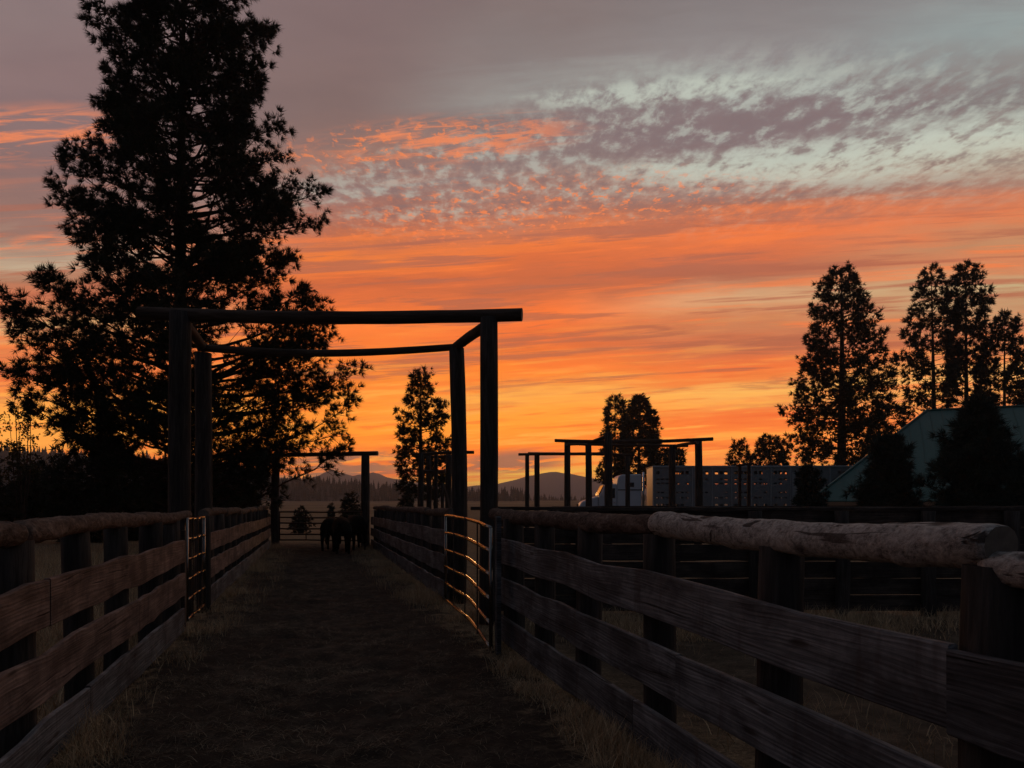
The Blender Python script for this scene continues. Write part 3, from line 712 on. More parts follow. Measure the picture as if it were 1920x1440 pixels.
class Sticks:
    """many thin tapered branch polylines in one mesh"""
    def __init__(s): s.V = []; s.F = []
    def add(s, pts, r0, r1, n=4):
        pts = np.asarray(pts); m = len(pts); o = len(s.V)
        t = np.gradient(pts, axis=0); t /= np.linalg.norm(t, axis=1)[:, None] + 1e-9
        a = np.array([0.3, 0.2, 0.93]); u = np.cross(t, a); u /= np.linalg.norm(u, axis=1)[:, None] + 1e-9; w = np.cross(t, u)
        for i in range(m):
            rr = r0 + (r1 - r0) * i / (m - 1)
            for k in range(n):
                an = 2 * math.pi * k / n; s.V.append(pts[i] + (u[i] * math.cos(an) + w[i] * math.sin(an)) * rr)
        for i in range(m - 1):
            for k in range(n): s.F.append((o + i * n + k, o + i * n + (k + 1) % n, o + (i + 1) * n + (k + 1) % n, o + (i + 1) * n + k))
    def build(s, name, mat, parent, origin):
        me = smooth(mesh_np(name, np.array(s.V) - np.array(origin), np.array(s.F))); return link(name, me, mat, parent, origin)
RT = np.array(RIGHT); HFn = np.array(HF)
def pine(label, x, D, prof, trunk_r, seed, limbs=90, tufts=12, tuft=0.24, needle_w=0.03, nn=22, ybase=945, droop=0.0, mat=None, lift_=0.25, group=None, name='pine_tree', bare=0.35, fill=1.0, zbase=None, twig_r=0.012, xtop=None, cat='tree', extra=0, rv=(0.74, 1.06)):
    """prof: rows (y, left x, right x) of the silhouette from the top down, in photo pixels at distance D"""
    r = np.random.default_rng(seed)
    base = aboveground(x, D); base.z = gz(base.x, base.y) if zbase is None else zbase
    t = empty(name, base, label, cat, group)
    rows = sorted(prof); ysr = [q[0] for q in rows]
    zz = np.array([onplane(x, y, D).z for y in ysr])[::-1]
    Lr = np.array([x - q[1] for q in rows])[::-1] * D / F; Rr = np.array([q[2] - x for q in rows])[::-1] * D / F
    ztop, zlow = zz[-1], zz[0]; H = ztop - base.z
    # trunk
    tp = []; tr = []; b = np.array(base)
    topx = np.array(onplane(xtop if xtop else x, rows[0][0], D)) - np.array(onplane(x, rows[0][0], D))
    for i in range(15):
        u = i / 14; w = np.array([math.sin(u * 5 + seed) * .004 * H, math.cos(u * 4 + seed) * .004 * H, 0]) * u
        tp.append(b + np.array([0, 0, -0.3 + (H + .25) * u]) + w + topx * u * u); tr.append(max(trunk_r * (1 - u) ** 0.85, twig_r) * (1.25 if i == 0 else 1))
    MB().tube([Vector(p) for p in tp], tr, 10).build('trunk', M_TRUNK, t, base, sm=True)
    def axis(z):
        u = (z - base.z + .3) / (H + .25); i = min(13, max(0, int(u * 14))); f = u * 14 - i; return tp[i] + (tp[i + 1] - tp[i]) * f
    st = Sticks(); P = []; Dn = []; S = []
    for i in range(limbs):
        z = zlow + (ztop - zlow) * ((i + r.uniform(0, 1)) / limbs) ** 1.0
        phi = i * 2.39996 + r.uniform(-.5, .5); c, s_ = math.cos(phi), math.sin(phi)
        l_, r_ = np.interp(z, zz, Lr), np.interp(z, zz, Rr)
        rad = (r_ if c > 0 else l_) * c * c + 0.5 * (l_ + r_) * s_ * s_
        rad = max(rad, 0.12 * tuft) * r.uniform(*rv)
        ax = axis(z); dirn = RT * c + HFn * s_
        rise = lift_ * rad * r.uniform(0.3, 1.2); z0 = max(z - rise, base.z + 0.1 * H * bare); dr = droop * rad * r.uniform(.3, 1)
        m = 7; us = np.linspace(0, 1, m); wob = r.normal(size=(m, 3)) * rad * 0.03; wob[0] = 0
        A = axis(z0)
        pts = A[None] + dirn[None] * (rad * us)[:, None] + np.array([0, 0, 1])[None] * ((z - z0) * us ** 1.6 + dr * np.sin(us * math.pi) * .5)[:, None] + np.cumsum(wob, 0) * .6
        br = min(trunk_r * 0.4, 0.012 * rad + twig_r * 1.2) ; st.add(pts, br, twig_r * .7, 5)
        nt = max(3, int(tufts * (0.35 + 0.65 * rad / max(Lr.max(), Rr.max())) * fill))
        for k in range(nt):
            u = bare + (1 - bare) * r.uniform(0, 1) ** 0.8 if k else 1.0
            f = u * (m - 1); j = min(m - 2, int(f)); p = pts[j] + (pts[j + 1] - pts[j]) * (f - j)
            tl = rad * r.uniform(.08, .30) * (1.15 - u * .65) + tuft * .5
            side = np.cross(dirn, [0, 0, 1]) * r.choice([-1, 1]); d = dirn * r.uniform(.3, 1) + side * r.uniform(.1, 1.0) + np.array([0, 0, r.uniform(-.45, 1.0)])
            if k == 0: d = dirn + np.array([0, 0, .35]); tl = tuft * .3
            d /= np.linalg.norm(d); e = p + d * tl
            mid = p + d * tl * .55 + r.normal(size=3) * tl * .08
            if k: st.add(np.array([p, mid, e]), twig_r * .8, twig_r * .45, 3)
            cl = (3 if tl > tuft else 2) + extra
            for q in range(cl):
                g = e if q == 0 else mid + (e - mid) * r.uniform(0, .9) + r.normal(size=3) * tuft * .35
                P.append(g); Dn.append(d + r.normal(size=3) * .45 + np.array([0, 0, .25])); S.append(r.uniform(.75, 1.2))
    # leader
    for k in range(6):
        P.append(tp[-1] + np.array([0, 0, -k * tuft * .35])); Dn.append(np.array([r.normal() * .5, r.normal() * .5, 1])); S.append(.9)
    vr = [tuft_tris(nn, tuft, needle_w, 0.55, r) for _ in range(6)]
    Vt, Ft = place_tufts(np.array(P), np.array(Dn), np.array(S), vr, r)
    st.build('limbs', M_TRUNK, t, base)
    me = mesh_np('crown', Vt - np.array(base), Ft); cr = link('crown', me, mat or M_NEEDLE, t, base)
    return t
big = [(-150, 320, 350), (-100, 285, 395), (-40, 250, 450), (0, 236, 492), (60, 205, 500), (120, 188, 488), (180, 190, 468), (222, 190, 500), (240, 188, 592), (268, 195, 560), (290, 192, 522), (320, 175, 555), (350, 105, 606), (400, 118, 596), (450, 132, 558), (495, 128, 525), (540, 112, 590), (570, 98, 650), (620, 30, 662), (680, 30, 672), (722, 45, 686), (770, 88, 650), (810, 130, 612), (850, 170, 610), (885, 215, 560)]
pine('tall dense ponderosa pine behind the left side of the log gateway', 340, 26, big, 0.30, 3, limbs=280, tufts=34, tuft=0.265, needle_w=0.024, nn=26, lift_=0.42, bare=0.34, rv=(.64, 1.07), extra=1, twig_r=0.014)
pine('lone open pine behind the right gateway posts at centre', 788, 46, [(697, 780, 806), (730, 768, 822), (760, 757, 838), (800, 742, 848), (840, 736, 852), (870, 738, 855), (905, 738, 850), (930, 745, 840)], 0.2, 5, limbs=100, tufts=11, tuft=.34, needle_w=.055, nn=12, lift_=.35, rv=(.5, 1.08))
pine('broad tall pine rising behind the cattle trailer', 1578, 66, [(505, 1566, 1588), (530, 1545, 1606), (570, 1530, 1622), (620, 1522, 1645), (660, 1508, 1664), (700, 1498, 1672), (750, 1484, 1668), (790, 1472, 1654), (830, 1480, 1640), (862, 1486, 1636)], 0.52, 6, limbs=150, tufts=16, tuft=.5, needle_w=.085, nn=13, lift_=.5)
pine('slender pine with a gap low on its trunk above the green roof', 1751, 74, [(505, 1742, 1760), (530, 1722, 1772), (580, 1712, 1790), (640, 1688, 1795), (690, 1686, 1790), (730, 1694, 1782), (775, 1700, 1775)], .34, 7, limbs=84, tufts=13, tuft=.52, needle_w=.09, nn=13, lift_=.5, xtop=1747)
pine('tallest slender pine of the group above the green roof', 1812, 72, [(497, 1805, 1820), (525, 1792, 1842), (560, 1782, 1860), (610, 1785, 1848), (660, 1780, 1838), (700, 1776, 1842), (750, 1772, 1850)], .34, 8, limbs=84, tufts=13, tuft=.52, needle_w=.09, nn=13, lift_=.5)
pine('shorter pine at the right edge above the green roof', 1884, 70, [(590, 1876, 1893), (620, 1860, 1908), (660, 1850, 1920), (700, 1842, 1922), (750, 1846, 1925), (775, 1852, 1925)], .26, 9, limbs=64, tufts=13, tuft=.5, needle_w=.09, nn=13, lift_=.45)
pine('thin open pine in the left of the pair behind the pen gateways', 1153, 92, [(745, 1146, 1162), (765, 1136, 1172), (790, 1132, 1174), (830, 1130, 1168), (870, 1124, 1176), (905, 1118, 1180)], .22, 10, limbs=80, tufts=9, tuft=.6, needle_w=.1, nn=12, lift_=.3)
pine('rounded dense pine in the right of the pair behind the pen gateways', 1198, 88, [(744, 1193, 1203), (770, 1178, 1218), (800, 1167, 1232), (840, 1160, 1240), (880, 1158, 1244), (905, 1160, 1246)], .32, 11, limbs=95, tufts=14, tuft=.55, needle_w=.1, nn=14, lift_=.45)
pine('small spiky pine behind the middle of the trailer', 1386, 86, [(828, 1380, 1394), (845, 1372, 1402), (870, 1366, 1410), (890, 1364, 1412)], .18, 12, limbs=32, tufts=8, tuft=.5, needle_w=.09, nn=11)
pine('bushy low pine behind the trailer beside the tall pine', 1444, 86, [(820, 1436, 1454), (835, 1420, 1474), (858, 1414, 1478), (885, 1412, 1478)], .22, 13, limbs=40, tufts=10, tuft=.55, needle_w=.1, nn=12)
pine('small dark tree behind the trailer front', 1262, 86, [(842, 1254, 1272), (860, 1246, 1284), (885, 1244, 1286)], .16, 23, limbs=30, tufts=8, tuft=.5, needle_w=.09, nn=12)
pine('ragged pine sapling half hidden by the roof edge', 1665, 60, [(760, 1655, 1676), (790, 1640, 1690), (820, 1632, 1700), (850, 1625, 1705)], .16, 24, limbs=36, tufts=8, tuft=.45, needle_w=.07, nn=12)
pine('dense young pine in front of the roof corner', 1666, 33, [(822, 1658, 1678), (850, 1642, 1694), (890, 1622, 1704), (930, 1614, 1708), (960, 1612, 1710)], .12, 14, limbs=85, tufts=13, tuft=.4, needle_w=.035, nn=20, mat=M_NEEDLE2, bare=.12, rv=(.3, 1.15), lift_=.7, zbase=-.6, name='young_pine')
pine('largest young pine standing before the green roof', 1832, 30, [(762, 1822, 1838), (795, 1794, 1858), (830, 1776, 1878), (870, 1756, 1890), (920, 1744, 1898), (960, 1740, 1900)], .14, 15, limbs=110, tufts=15, tuft=.42, needle_w=.035, nn=20, mat=M_NEEDLE2, bare=.12, rv=(.3, 1.15), lift_=.7, zbase=-.5, name='young_pine')
pine('young pine cut by the right edge of the view', 1935, 28, [(868, 1925, 1948), (890, 1910, 1965), (925, 1900, 1978), (960, 1894, 1985)], .12, 16, limbs=70, tufts=12, tuft=.4, needle_w=.035, nn=20, mat=M_NEEDLE2, bare=.12, rv=(.3, 1.15), lift_=.7, zbase=-.5, name='young_pine')
pine('small young pine in front of the trailer rear', 1516, 34, [(878, 1508, 1524), (900, 1496, 1538), (930, 1490, 1545), (960, 1488, 1547)], .08, 17, limbs=60, tufts=12, tuft=.22, needle_w=.04, nn=14, mat=M_NEEDLE2, bare=.12, rv=(.3, 1.15), lift_=.7, name='young_pine')

def shrub(label, x, D, ytop, w, seed, mat=None, tuft=.22, nw=.05, n=900, name='shrub', lumps=5, cat='shrub'):
    r = np.random.default_rng(seed); base = aboveground(x, D); base.z = gz(base.x, base.y)
    t = empty(name, base, label, cat)
    H = onplane(x, ytop, D).z - base.z; W = w * D / F / 2; b = np.array(base)
    P = []; Dn = []; st = Sticks()
    for k in range(lumps):
        a = r.uniform(0, 6.28); q = r.uniform(0, .62) if k else 0
        c = b + RT * math.cos(a) * W * q + HFn * math.sin(a) * W * q * .8 + np.array([0, 0, H * (r.uniform(.12, .55) if k else .6)])
        rr = np.array([W * r.uniform(.35, .6), W * r.uniform(.35, .6), H * r.uniform(.28, .4)])
        if k == 1: c = b + np.array([0, 0, .22 * H]); rr = np.array([W * .85, W * .7, H * .3])
        st.add(np.array([b + RT * r.uniform(-.15, .15) * W - np.array([0, 0, .1]), (b + c) / 2 + r.normal(size=3) * .06 * W, c]), .05 * H + .01, .012, 5)
        m = n // lumps; d = r.normal(size=(m, 3)); d /= np.linalg.norm(d, axis=1)[:, None]
        rad = r.uniform(.25, 1, m) ** .5
        p = c + (RT[None] * d[:, :1] * rr[0] + HFn[None] * d[:, 1:2] * rr[1] + np.array([0, 0, 1])[None] * d[:, 2:] * rr[2]) * rad[:, None]
        p[:, 2] = np.maximum(p[:, 2], base.z + .05)
        P.append(p); Dn.append(d + np.array([0, 0, .5]) + r.normal(size=(m, 3)) * .3)
    P = np.concatenate(P); Dn = np.concatenate(Dn)
    vr = [tuft_tris(12, tuft, nw, .1, r) for _ in range(5)]
    Vt, Ft = place_tufts(P, Dn, r.uniform(.7, 1.3, len(P)), vr, r)
    st.build('stems', M_TRUNK, t, base)
    link('foliage', mesh_np('foliage', Vt - b, Ft), mat or M_SHRUB, t, base)
    return t
for k, (x, D, y, w, lab) in enumerate([
    (-30, 30, 850, 150, 'dark shrub at the left edge beyond the pasture'), (60, 34, 846, 150, 'dark shrub below the bare sapling on the left'),
    (150, 31, 822, 150, 'dense dark shrub with a pointed top left of the big pine'), (235, 33, 830, 150, 'wide dark shrub under the left limbs of the big pine'),
    (320, 30, 838, 150, 'dark shrub hiding the foot of the big pine'), (405, 34, 852, 130, 'dark shrub right of the left gateway posts'),
    (455, 37, 882, 90, 'low dark shrub at the right end of the shrub belt')]):
    shrub(lab, x, D, y, w, 60 + k, n=1500, tuft=.26, nw=.055, lumps=8)
shrub('rounded bush in the pasture behind the far gate, left', 563, 41, 944, 58, 80, tuft=.16, n=300)
shrub('small upright green bush behind the middle of the far gate', 621, 42, 940, 28, 81, mat=M_NEEDLE2, tuft=.14, n=220, lumps=3)
shrub('larger dark bush behind the cattle at the far gate', 660, 41, 918, 66, 82, tuft=.18, n=500)
shrub('dark undergrowth at the foot of the lone centre pine', 765, 42, 915, 66, 83, tuft=.2, n=600)
shrub('thin scrub beside the far left gateway post', 505, 43, 938, 36, 84, tuft=.15, n=200)

def sapling(label, x, D, ytop, w, seed, mat, leaves=1300):
    r = np.random.default_rng(seed); base = aboveground(x, D); b = np.array(base); H = onplane(x, ytop, D).z; W = w * D / F / 2
    t = empty('sapling', base, label, 'tree'); st = Sticks(); L = []
    for k in range(5):
        a = r.uniform(0, 6.28); e = b + RT * math.cos(a) * W * r.uniform(.1, .5) + HFn * math.sin(a) * W * .4 + np.array([0, 0, H * r.uniform(.8, 1)])
        m1 = b + (e - b) * .5 + r.normal(size=3) * .08 * W; pts = np.array([b + r.normal(size=3) * .05 * [1, 1, 0], m1, e]); st.add(pts, .035, .008, 5)
        for j in range(16):
            u = r.uniform(.35, 1); p = pts[0] + (pts[2] - pts[0]) * u if u > .5 else m1; d = r.normal(size=3); d[2] = abs(d[2]); d /= np.linalg.norm(d)
            q = p + d * W * r.uniform(.25, .7) * (1.2 - u * .6); st.add(np.array([p, (p + q) / 2 + r.normal(size=3) * .03, q]), .01, .005, 3)
            for _ in range(leaves // 80): L.append(p + (q - p) * r.uniform(.3, 1.05) + r.normal(size=3) * .07)
    vr = [tuft_tris(3, .1, .08, 0.0, r) for _ in range(4)]
    Vt, Ft = place_tufts(np.array(L), r.normal(size=(len(L), 3)), r.uniform(.6, 1.2, len(L)), vr, r)
    st.build('trunk', M_TRUNK, t, base); link('foliage', mesh_np('foliage', Vt - b, Ft), mat, t, base)
sapling('thin airy sapling against the glow at the left edge', 38, 32, 732, 110, 90, M_LEAF)
sapling('second airy sapling cut by the left edge', -22, 33, 772, 90, 91, M_LEAF, 900)

# ------------------------------------------------------------------ barn with green metal roof
def roofmat():
    m, t, b = mat_new('green_metal_roof', 0.45, 0.4)
    v, r = objvec(t, 0.0)
    n = t.noise(t.mapping(v, scale=(0.6, 0.6, 0.6)), 1.0, 5, 0.6)
    t.put(b.inputs['Base Color'], t.mix(n, (0.018, 0.084, 0.068), (0.031, 0.11, 0.092)))
    return m
M_ROOF = roofmat()
def barn():
    yaw = R(24)                                        # right end nearer
    U = (RIGHT * math.cos(yaw) - HF * math.sin(yaw)); Wd = (HF * math.cos(yaw) + RIGHT * math.sin(yaw))
    c0 = onplane(1519, 939, 41)                        # near-left eave corner
    t = empty('barn', (c0.x, c0.y, gz(c0.x, c0.y)), 'barn with a green metal hip roof behind the young pines', 'barn')
    e = lambda u, w, z: Vector((c0.x, c0.y, 0)) + U * u + Wd * w + Vector((0, 0, z))
    ze = c0.z; Lb, Wb = 21.0, 15.0; zr = 7.26; hip = 6.3
    A, B, C, Dd = e(0, 0, ze), e(Lb, 0, ze), e(Lb, Wb, ze), e(0, Wb, ze); R0, R1 = e(hip, Wb / 2, zr), e(Lb - hip, Wb / 2, zr)
    roof = MB()
    th = Vector((0, 0, -.12))
    for poly in ([A, B, R1, R0], [C, Dd, R0, R1], [Dd, A, R0], [B, C, R1]): roof.prism(poly, th)
    ro = roof.build('roof', M_ROOF, t)
    # standing seams on the two faces towards the camera
    def seam(p, q, nrm):
        X = (q - p).normalized(); Y = nrm.cross(X).normalized()
        MB().box((p + q) / 2 + nrm * .012, ((q - p).length, .03, .03), (X, Y, nrm)).build('seam', M_ROOF, ro)
    n1 = (B - A).cross(R0 - A).normalized(); n1 = n1 if n1.z > 0 else -n1
    k = .45
    while k < Lb:
        f = min(1, k / hip, (Lb - k) / hip); seam(e(k, 0.02, ze), e(k, Wb / 2 * f - .02, ze + (zr - ze) * f), n1); k += .6
    for p, q in ((A, R0), (R0, R1), (Dd, R0)): MB().tube([p + Vector((0, 0, .03)), q + Vector((0, 0, .03))], .07, 6).build('ridge_cap', M_ROOF, ro)
    MB().box((A + B) / 2 + Vector((0, 0, -.16)) - Wd * .03, (Lb, .05, .2), (U, Wd, Vector((0, 0, 1)))).build('fascia', M_TRIM, t)
    g = -1.3; s = .8
    for p, q in ((e(s, s, 0), e(Lb - s, s, 0)), (e(s, s, 0), e(s, Wb - s, 0)), (e(Lb - s, s, 0), e(Lb - s, Wb - s, 0)), (e(s, Wb - s, 0), e(Lb - s, Wb - s, 0))):
        X = (q - p).normalized(); Y = Vector((0, 0, 1)).cross(X)
        MB().box((p + q) / 2 + Vector((0, 0, (g + ze + .35) / 2)), ((q - p).length, .15, ze + .35 - g), (X, Y, Vector((0, 0, 1)))).build('wall', M_BARNWALL, t)
    dcen = e(8, s - .1, (g + 1.1) / 2); MB().box(dcen, (3.0, .08, 2.3), (U, Wd, Vector((0, 0, 1)))).build('door', M_DARKBOARD, t)
barn()

# ------------------------------------------------------------------ cattle trailer and truck
UPV = Vector((0, 0, 1))
def trailer():
    D = 50.0; c = onplane(1225, 945, D); yaw = R(1.5)
    U = (RIGHT * math.cos(yaw) - HF * math.sin(yaw)); Wd = (HF * math.cos(yaw) + RIGHT * math.sin(yaw))
    O = Vector((c.x, c.y, 0)); L, W, z0, z1 = 15.6, 2.6, 0.95, 4.08
    e = lambda u, w, z: O + U * u + Wd * w + Vector((0, 0, z))
    t = empty('livestock_trailer', O, 'long punched aluminium cattle trailer parked behind the pens', 'trailer')
    ax = (U, Wd, UPV)
    npan = 12; pl = L / npan
    rows = {0: [(.22, .12), (.55, .12), (1.05, .1), (1.42, .1), (2.1, .14), (2.42, .1), (2.78, .16)]}
    def panel(u0, w, sd):
        xs_ = [0.0]; hx = [.28, .52, .78, 1.02] if rnd.random() < 2 else []
        cells = []
        xe = [0.06]
        for h in (.30, .62, .94): xe += [h - .11, h + .11]
        xe += [pl - .06]
        ze = [0.0]
        hz = [(.2, .32), (.52, .66), (1.02, 1.12), (1.38, 1.48), (1.98, 2.08), (2.26, 2.36), (2.64, 2.86)]
        for a, b in hz: ze += [a, b]
        ze += [z1 - z0]
        r = random.Random(int(u0 * 100) * 3 + (7 if w > 1 else 7))
        mb = MB()
        xe[0] = 0.0; xe[-1] = pl
        skip = set()
        for i in (1, 3, 5):
            for j in range(1, len(ze) - 1, 2):
                if r.random() < .72: skip.add((i, j))
        for i in range(len(xe) - 1):
            j = 0
            while j < len(ze) - 1:
                if (i, j) in skip: j += 1; continue
                k = j
                while k < len(ze) - 1 and (i, k) not in skip: k += 1
                mb.box(e(u0 + (xe[i] + xe[i + 1]) / 2, w, z0 + (ze[j] + ze[k]) / 2), (xe[i + 1] - xe[i], .03, ze[k] - ze[j]), ax); j = k
        return mb.build('side_panel', M_ALU, t)
    for k in range(npan):
        panel(k * pl, 0.0, -1); panel(k * pl, W, 1)
    for k in range(npan + 1):
        MB().box(e(k * pl, -.035, (z0 + z1) / 2), (.07, .04, z1 - z0), ax).build('side_rib', M_ALURIB, t)
    MB().box(e(-.02, W / 2, (z0 + z1) / 2), (.05, W + .02, z1 - z0), ax).build('front_wall', M_ALURIB, t, bevel=.01)
    MB().box(e(L + .02, W / 2, (z0 + z1) / 2), (.05, W + .02, z1 - z0), ax).build('rear_gate', M_ALU, t, bevel=.01)
    MB().box(e(L / 2, -.03, z1 + .02), (L + .12, .1, .12), ax).build('top_rail', M_ALURIB, t, bevel=.01); MB().box(e(L / 2, W + .03, z1 + .02), (L + .12, .1, .12), ax).build('top_rail', M_ALURIB, t, bevel=.01)
    MB().box(e(L / 2, W / 2, z1 + .05), (L + .1, W - .1, .04), ax).build('roof', M_ALU, t)
    MB().box(e(L / 2, W / 2, z0 - .08), (L, W, .14), ax).build('floor', M_ALU, t)
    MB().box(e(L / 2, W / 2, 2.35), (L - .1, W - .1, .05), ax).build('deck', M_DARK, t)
    MB().box(e(L * .62, -.06, 2.5), (1.0, .05, 2.4), ax).build('side_door', M_ALURIB, t, bevel=.015)
    for u in (L - 1.3, L - 2.6):
        for w in (.25, W - .25):
            wh = MB().tube([e(u, w - .13, .5), e(u, w + .13, .5)], .5, 20).build('wheel', M_TYRE, t); MB().tube([e(u, w - .15, .5), e(u, w + .15, .5)], .27, 14).build('rim', M_CHROME, wh)
    for w in (.5, W - .5): MB().box(e(2.8, w, .47), (.12, .12, .94), ax).build('landing_leg', M_ALURIB, t)
trailer()
def truck():
    D = 50.2; c = onplane(1086, 945, D)
    U, Wd = RIGHT, HF; O = Vector((c.x, c.y, 0)); ax = (U, Wd, UPV); W = 2.4
    e = lambda u, w, z: O + U * u + Wd * w + Vector((0, 0, z))
    t = empty('semi_truck', O, 'white sleeper semi truck facing left in front of the trailer', 'truck')
    def prof(name, pts, w0, w1, mat, bev=.05): return MB().prism([e(u, w0, z) for u, z in pts], Wd * (w1 - w0)).build(name, mat, t, bevel=bev)
    prof('hood', [(0.0, .75), (0.02, 1.5), (.25, 1.78), (1.0, 2.05), (1.35, 2.15), (1.35, .75)], .2, W - .2, M_WHITE, .08)
    prof('cab', [(1.36, .75), (1.36, 2.15), (1.72, 2.85), (2.0, 2.95), (2.55, 2.97), (2.55, .75)], .1, W - .1, M_WHITE, .06)
    prof('sleeper', [(2.56, .75), (2.56, 3.0), (2.62, 3.42), (2.85, 3.58), (4.2, 3.62), (4.2, .75)], .06, W - .06, M_WHITE, .06)
    prof('windshield', [(1.345, 2.19), (1.70, 2.86), (1.66, 2.88), (1.30, 2.2)], .25, W - .25, M_GLASS, 0)
    MB().prism([e(u, .085, z) for u, z in [(1.75, 2.0), (1.85, 2.62), (2.42, 2.66), (2.42, 2.0)]], Wd * -.01).build('side_window', M_GLASS, t)
    d = MB().box(e(2.05, .085, 1.45), (.9, .02, 1.02), ax).build('door', M_WHITE, t, bevel=.004); MB().box(e(2.38, .06, 1.7), (.16, .03, .04), ax).build('door_handle', M_CHROME, d)
    MB().box(e(3.4, .05, 2.9), (.6, .02, .3), ax).build('sleeper_window', M_GLASS, t, bevel=.004)
    MB().box(e(3.4, .045, 2.55), (1.6, .02, .06), ax).build('side_stripe', M_DARK, t)
    MB().box(e(1.62, -.12, 2.35), (.12, .2, .5), ax).build('mirror', M_WHITE, t, bevel=.02)
    MB().box(e(-.05, W / 2, .62), (.3, W - .1, .35), ax).build('bumper', M_CHROME, t, bevel=.04)
    MB().box(e(-.005, W / 2, 1.25), (.04, 1.0, .7), ax).build('grille', M_DARK, t)
    for w in (.4, W - .4): MB().box(e(.06, w, 1.3), (.14, .3, .24), ax).build('headlight', M_GLASS, t, bevel=.03)
    MB().tube([e(4.36, .3, .8), e(4.36, .3, 3.75)], .075, 12).build('exhaust_stack', M_CHROME, t, sm=True)
    MB().box(e(4.6, W / 2, .85), (7.2, .8, .25), ax).build('chassis', M_DARK, t)
    MB().tube([e(2.9, .2, .62), e(4.1, .2, .62)], .3, 16).build('fuel_tank', M_CHROME, t)
    for u in (.75, 5.3, 6.6):
        for w in (.25, W - .25):
            wh = MB().tube([e(u, w - .14, .52), e(u, w + .14, .52)], .52, 20).build('wheel', M_TYRE, t); MB().tube([e(u, w - .16, .52), e(u, w + .16, .52)], .28, 14).build('rim', M_CHROME, wh)
truck()

# ------------------------------------------------------------------ cattle
def cow(label, x, y, heading, seed, headdown=0.0, sc_=1.0, turn=0.0):
    r = random.Random(seed); p = onground(x, y)
    t = empty('cow', (p.x, p.y, gz(p.x, p.y)), label, 'cow', 'cattle at the far gate')
    # skeleton facing +X : joints with radii
    J = []; E = []
    def j(pos, rad, par=None):
        J.append((pos, rad)); i = len(J) - 1
        if par is not None: E.append((par, i))
        return i
    pelvis = j((-.62, 0, 1.02), (.30, .30)); loin = j((-.25, 0, .98), (.34, .36), pelvis); rib = j((.12, 0, .95), (.35, .38), loin); chest = j((.5, 0, .97), (.29, .35), rib)
    hz = 1.22 - .55 * headdown
    neck = j((.82, .06 * turn, (1.12 + hz) / 2 - .06), (.17, .22), chest); poll = j((1.05, .14 * turn, hz + .02), (.135, .15), neck)
    muz = j((1.34, .26 * turn, hz - .22), (.095, .10), poll); j((1.44, .30 * turn, hz - .28), (.085, .075), muz)
    rump = j((-.82, 0, 1.04), (.20, .24), pelvis)
    for s in (-1, 1):
        th = j((-.70, .20 * s, .78), (.17, .17), pelvis); st = j((-.62, .21 * s, .60), (.11, .11), th); hk = j((-.80, .21 * s, .42), (.06, .065), st); fe = j((-.77 + r.uniform(-.06, .06), .21 * s, .12), (.045, .045), hk); j((-.72, .21 * s, .03), (.06, .06), fe)
        sh = j((.50, .19 * s, .74), (.14, .15), chest); el_ = j((.46, .20 * s, .56), (.085, .09), sh); kn = j((.50 + r.uniform(-.05, .08), .20 * s, .34), (.058, .06), el_); f2 = j((.47, .20 * s, .11), (.045, .045), kn); j((.51, .20 * s, .03), (.06, .06), f2)
    me = bpy.data.meshes.new('body'); me.from_pydata([q[0] for q in J], E, [])
    o = bpy.data.objects.new('cow_tmp', me); col.objects.link(o)
    md = o.modifiers.new('s', 'SKIN'); md.use_smooth_shade = True
    for i, (q, rad) in enumerate(J):
        sv = me.skin_vertices[0].data[i]; sv.radius = rad; sv.use_root = (i == 0)
    ss = o.modifiers.new('u', 'SUBSURF'); ss.levels = 2; ss.render_levels = 2
    dg = bpy.context.evaluated_depsgraph_get(); dg.update(); em = bpy.data.meshes.new_from_object(o.evaluated_get(dg)); bpy.data.objects.remove(o)
    M = Matrix.Rotation(heading, 4, 'Z') @ Matrix.Scale(sc_, 4)
    em.transform(M); smooth(em); em.materials.clear()
    body = link('body', em, M_CATTLE, t, wpos(t)); body.data.name = 'body'
    def part(name, mb, mat=M_CATTLE):
        vs = [M @ v + wpos(t) for v in mb.v]; mb.v = vs; return mb.build(name, mat, t, sm=True)
    for s in (-1, 1):
        b0 = Vector((1.02, .14 * turn + .12 * s, hz + .06)); part('ear', MB().tube([b0, b0 + Vector((-.03, .10 * s, 0)), b0 + Vector((-.05, .2 * s, -.04))], [.03, .055, .008], 6))
    part('tail', MB().tube([(-.98, 0, 1.12), (-1.07, .01, 1.0), (-1.09, .02, .65), (-1.07, .02, .42), (-1.06, .02, .3)], [.035, .028, .02, .045, .012], 6))
cow('black cow at the left of the three at the far gate', 621, 1032, R(80), 1, .25, .89, .4)
cow('black cow in the middle of the three, closest to the camera', 641, 1038, R(-88), 2, .35, .92, .5)
cow('black cow standing against the right fence by the far gate', 667, 1030, R(97), 3, .1, .94, 0)

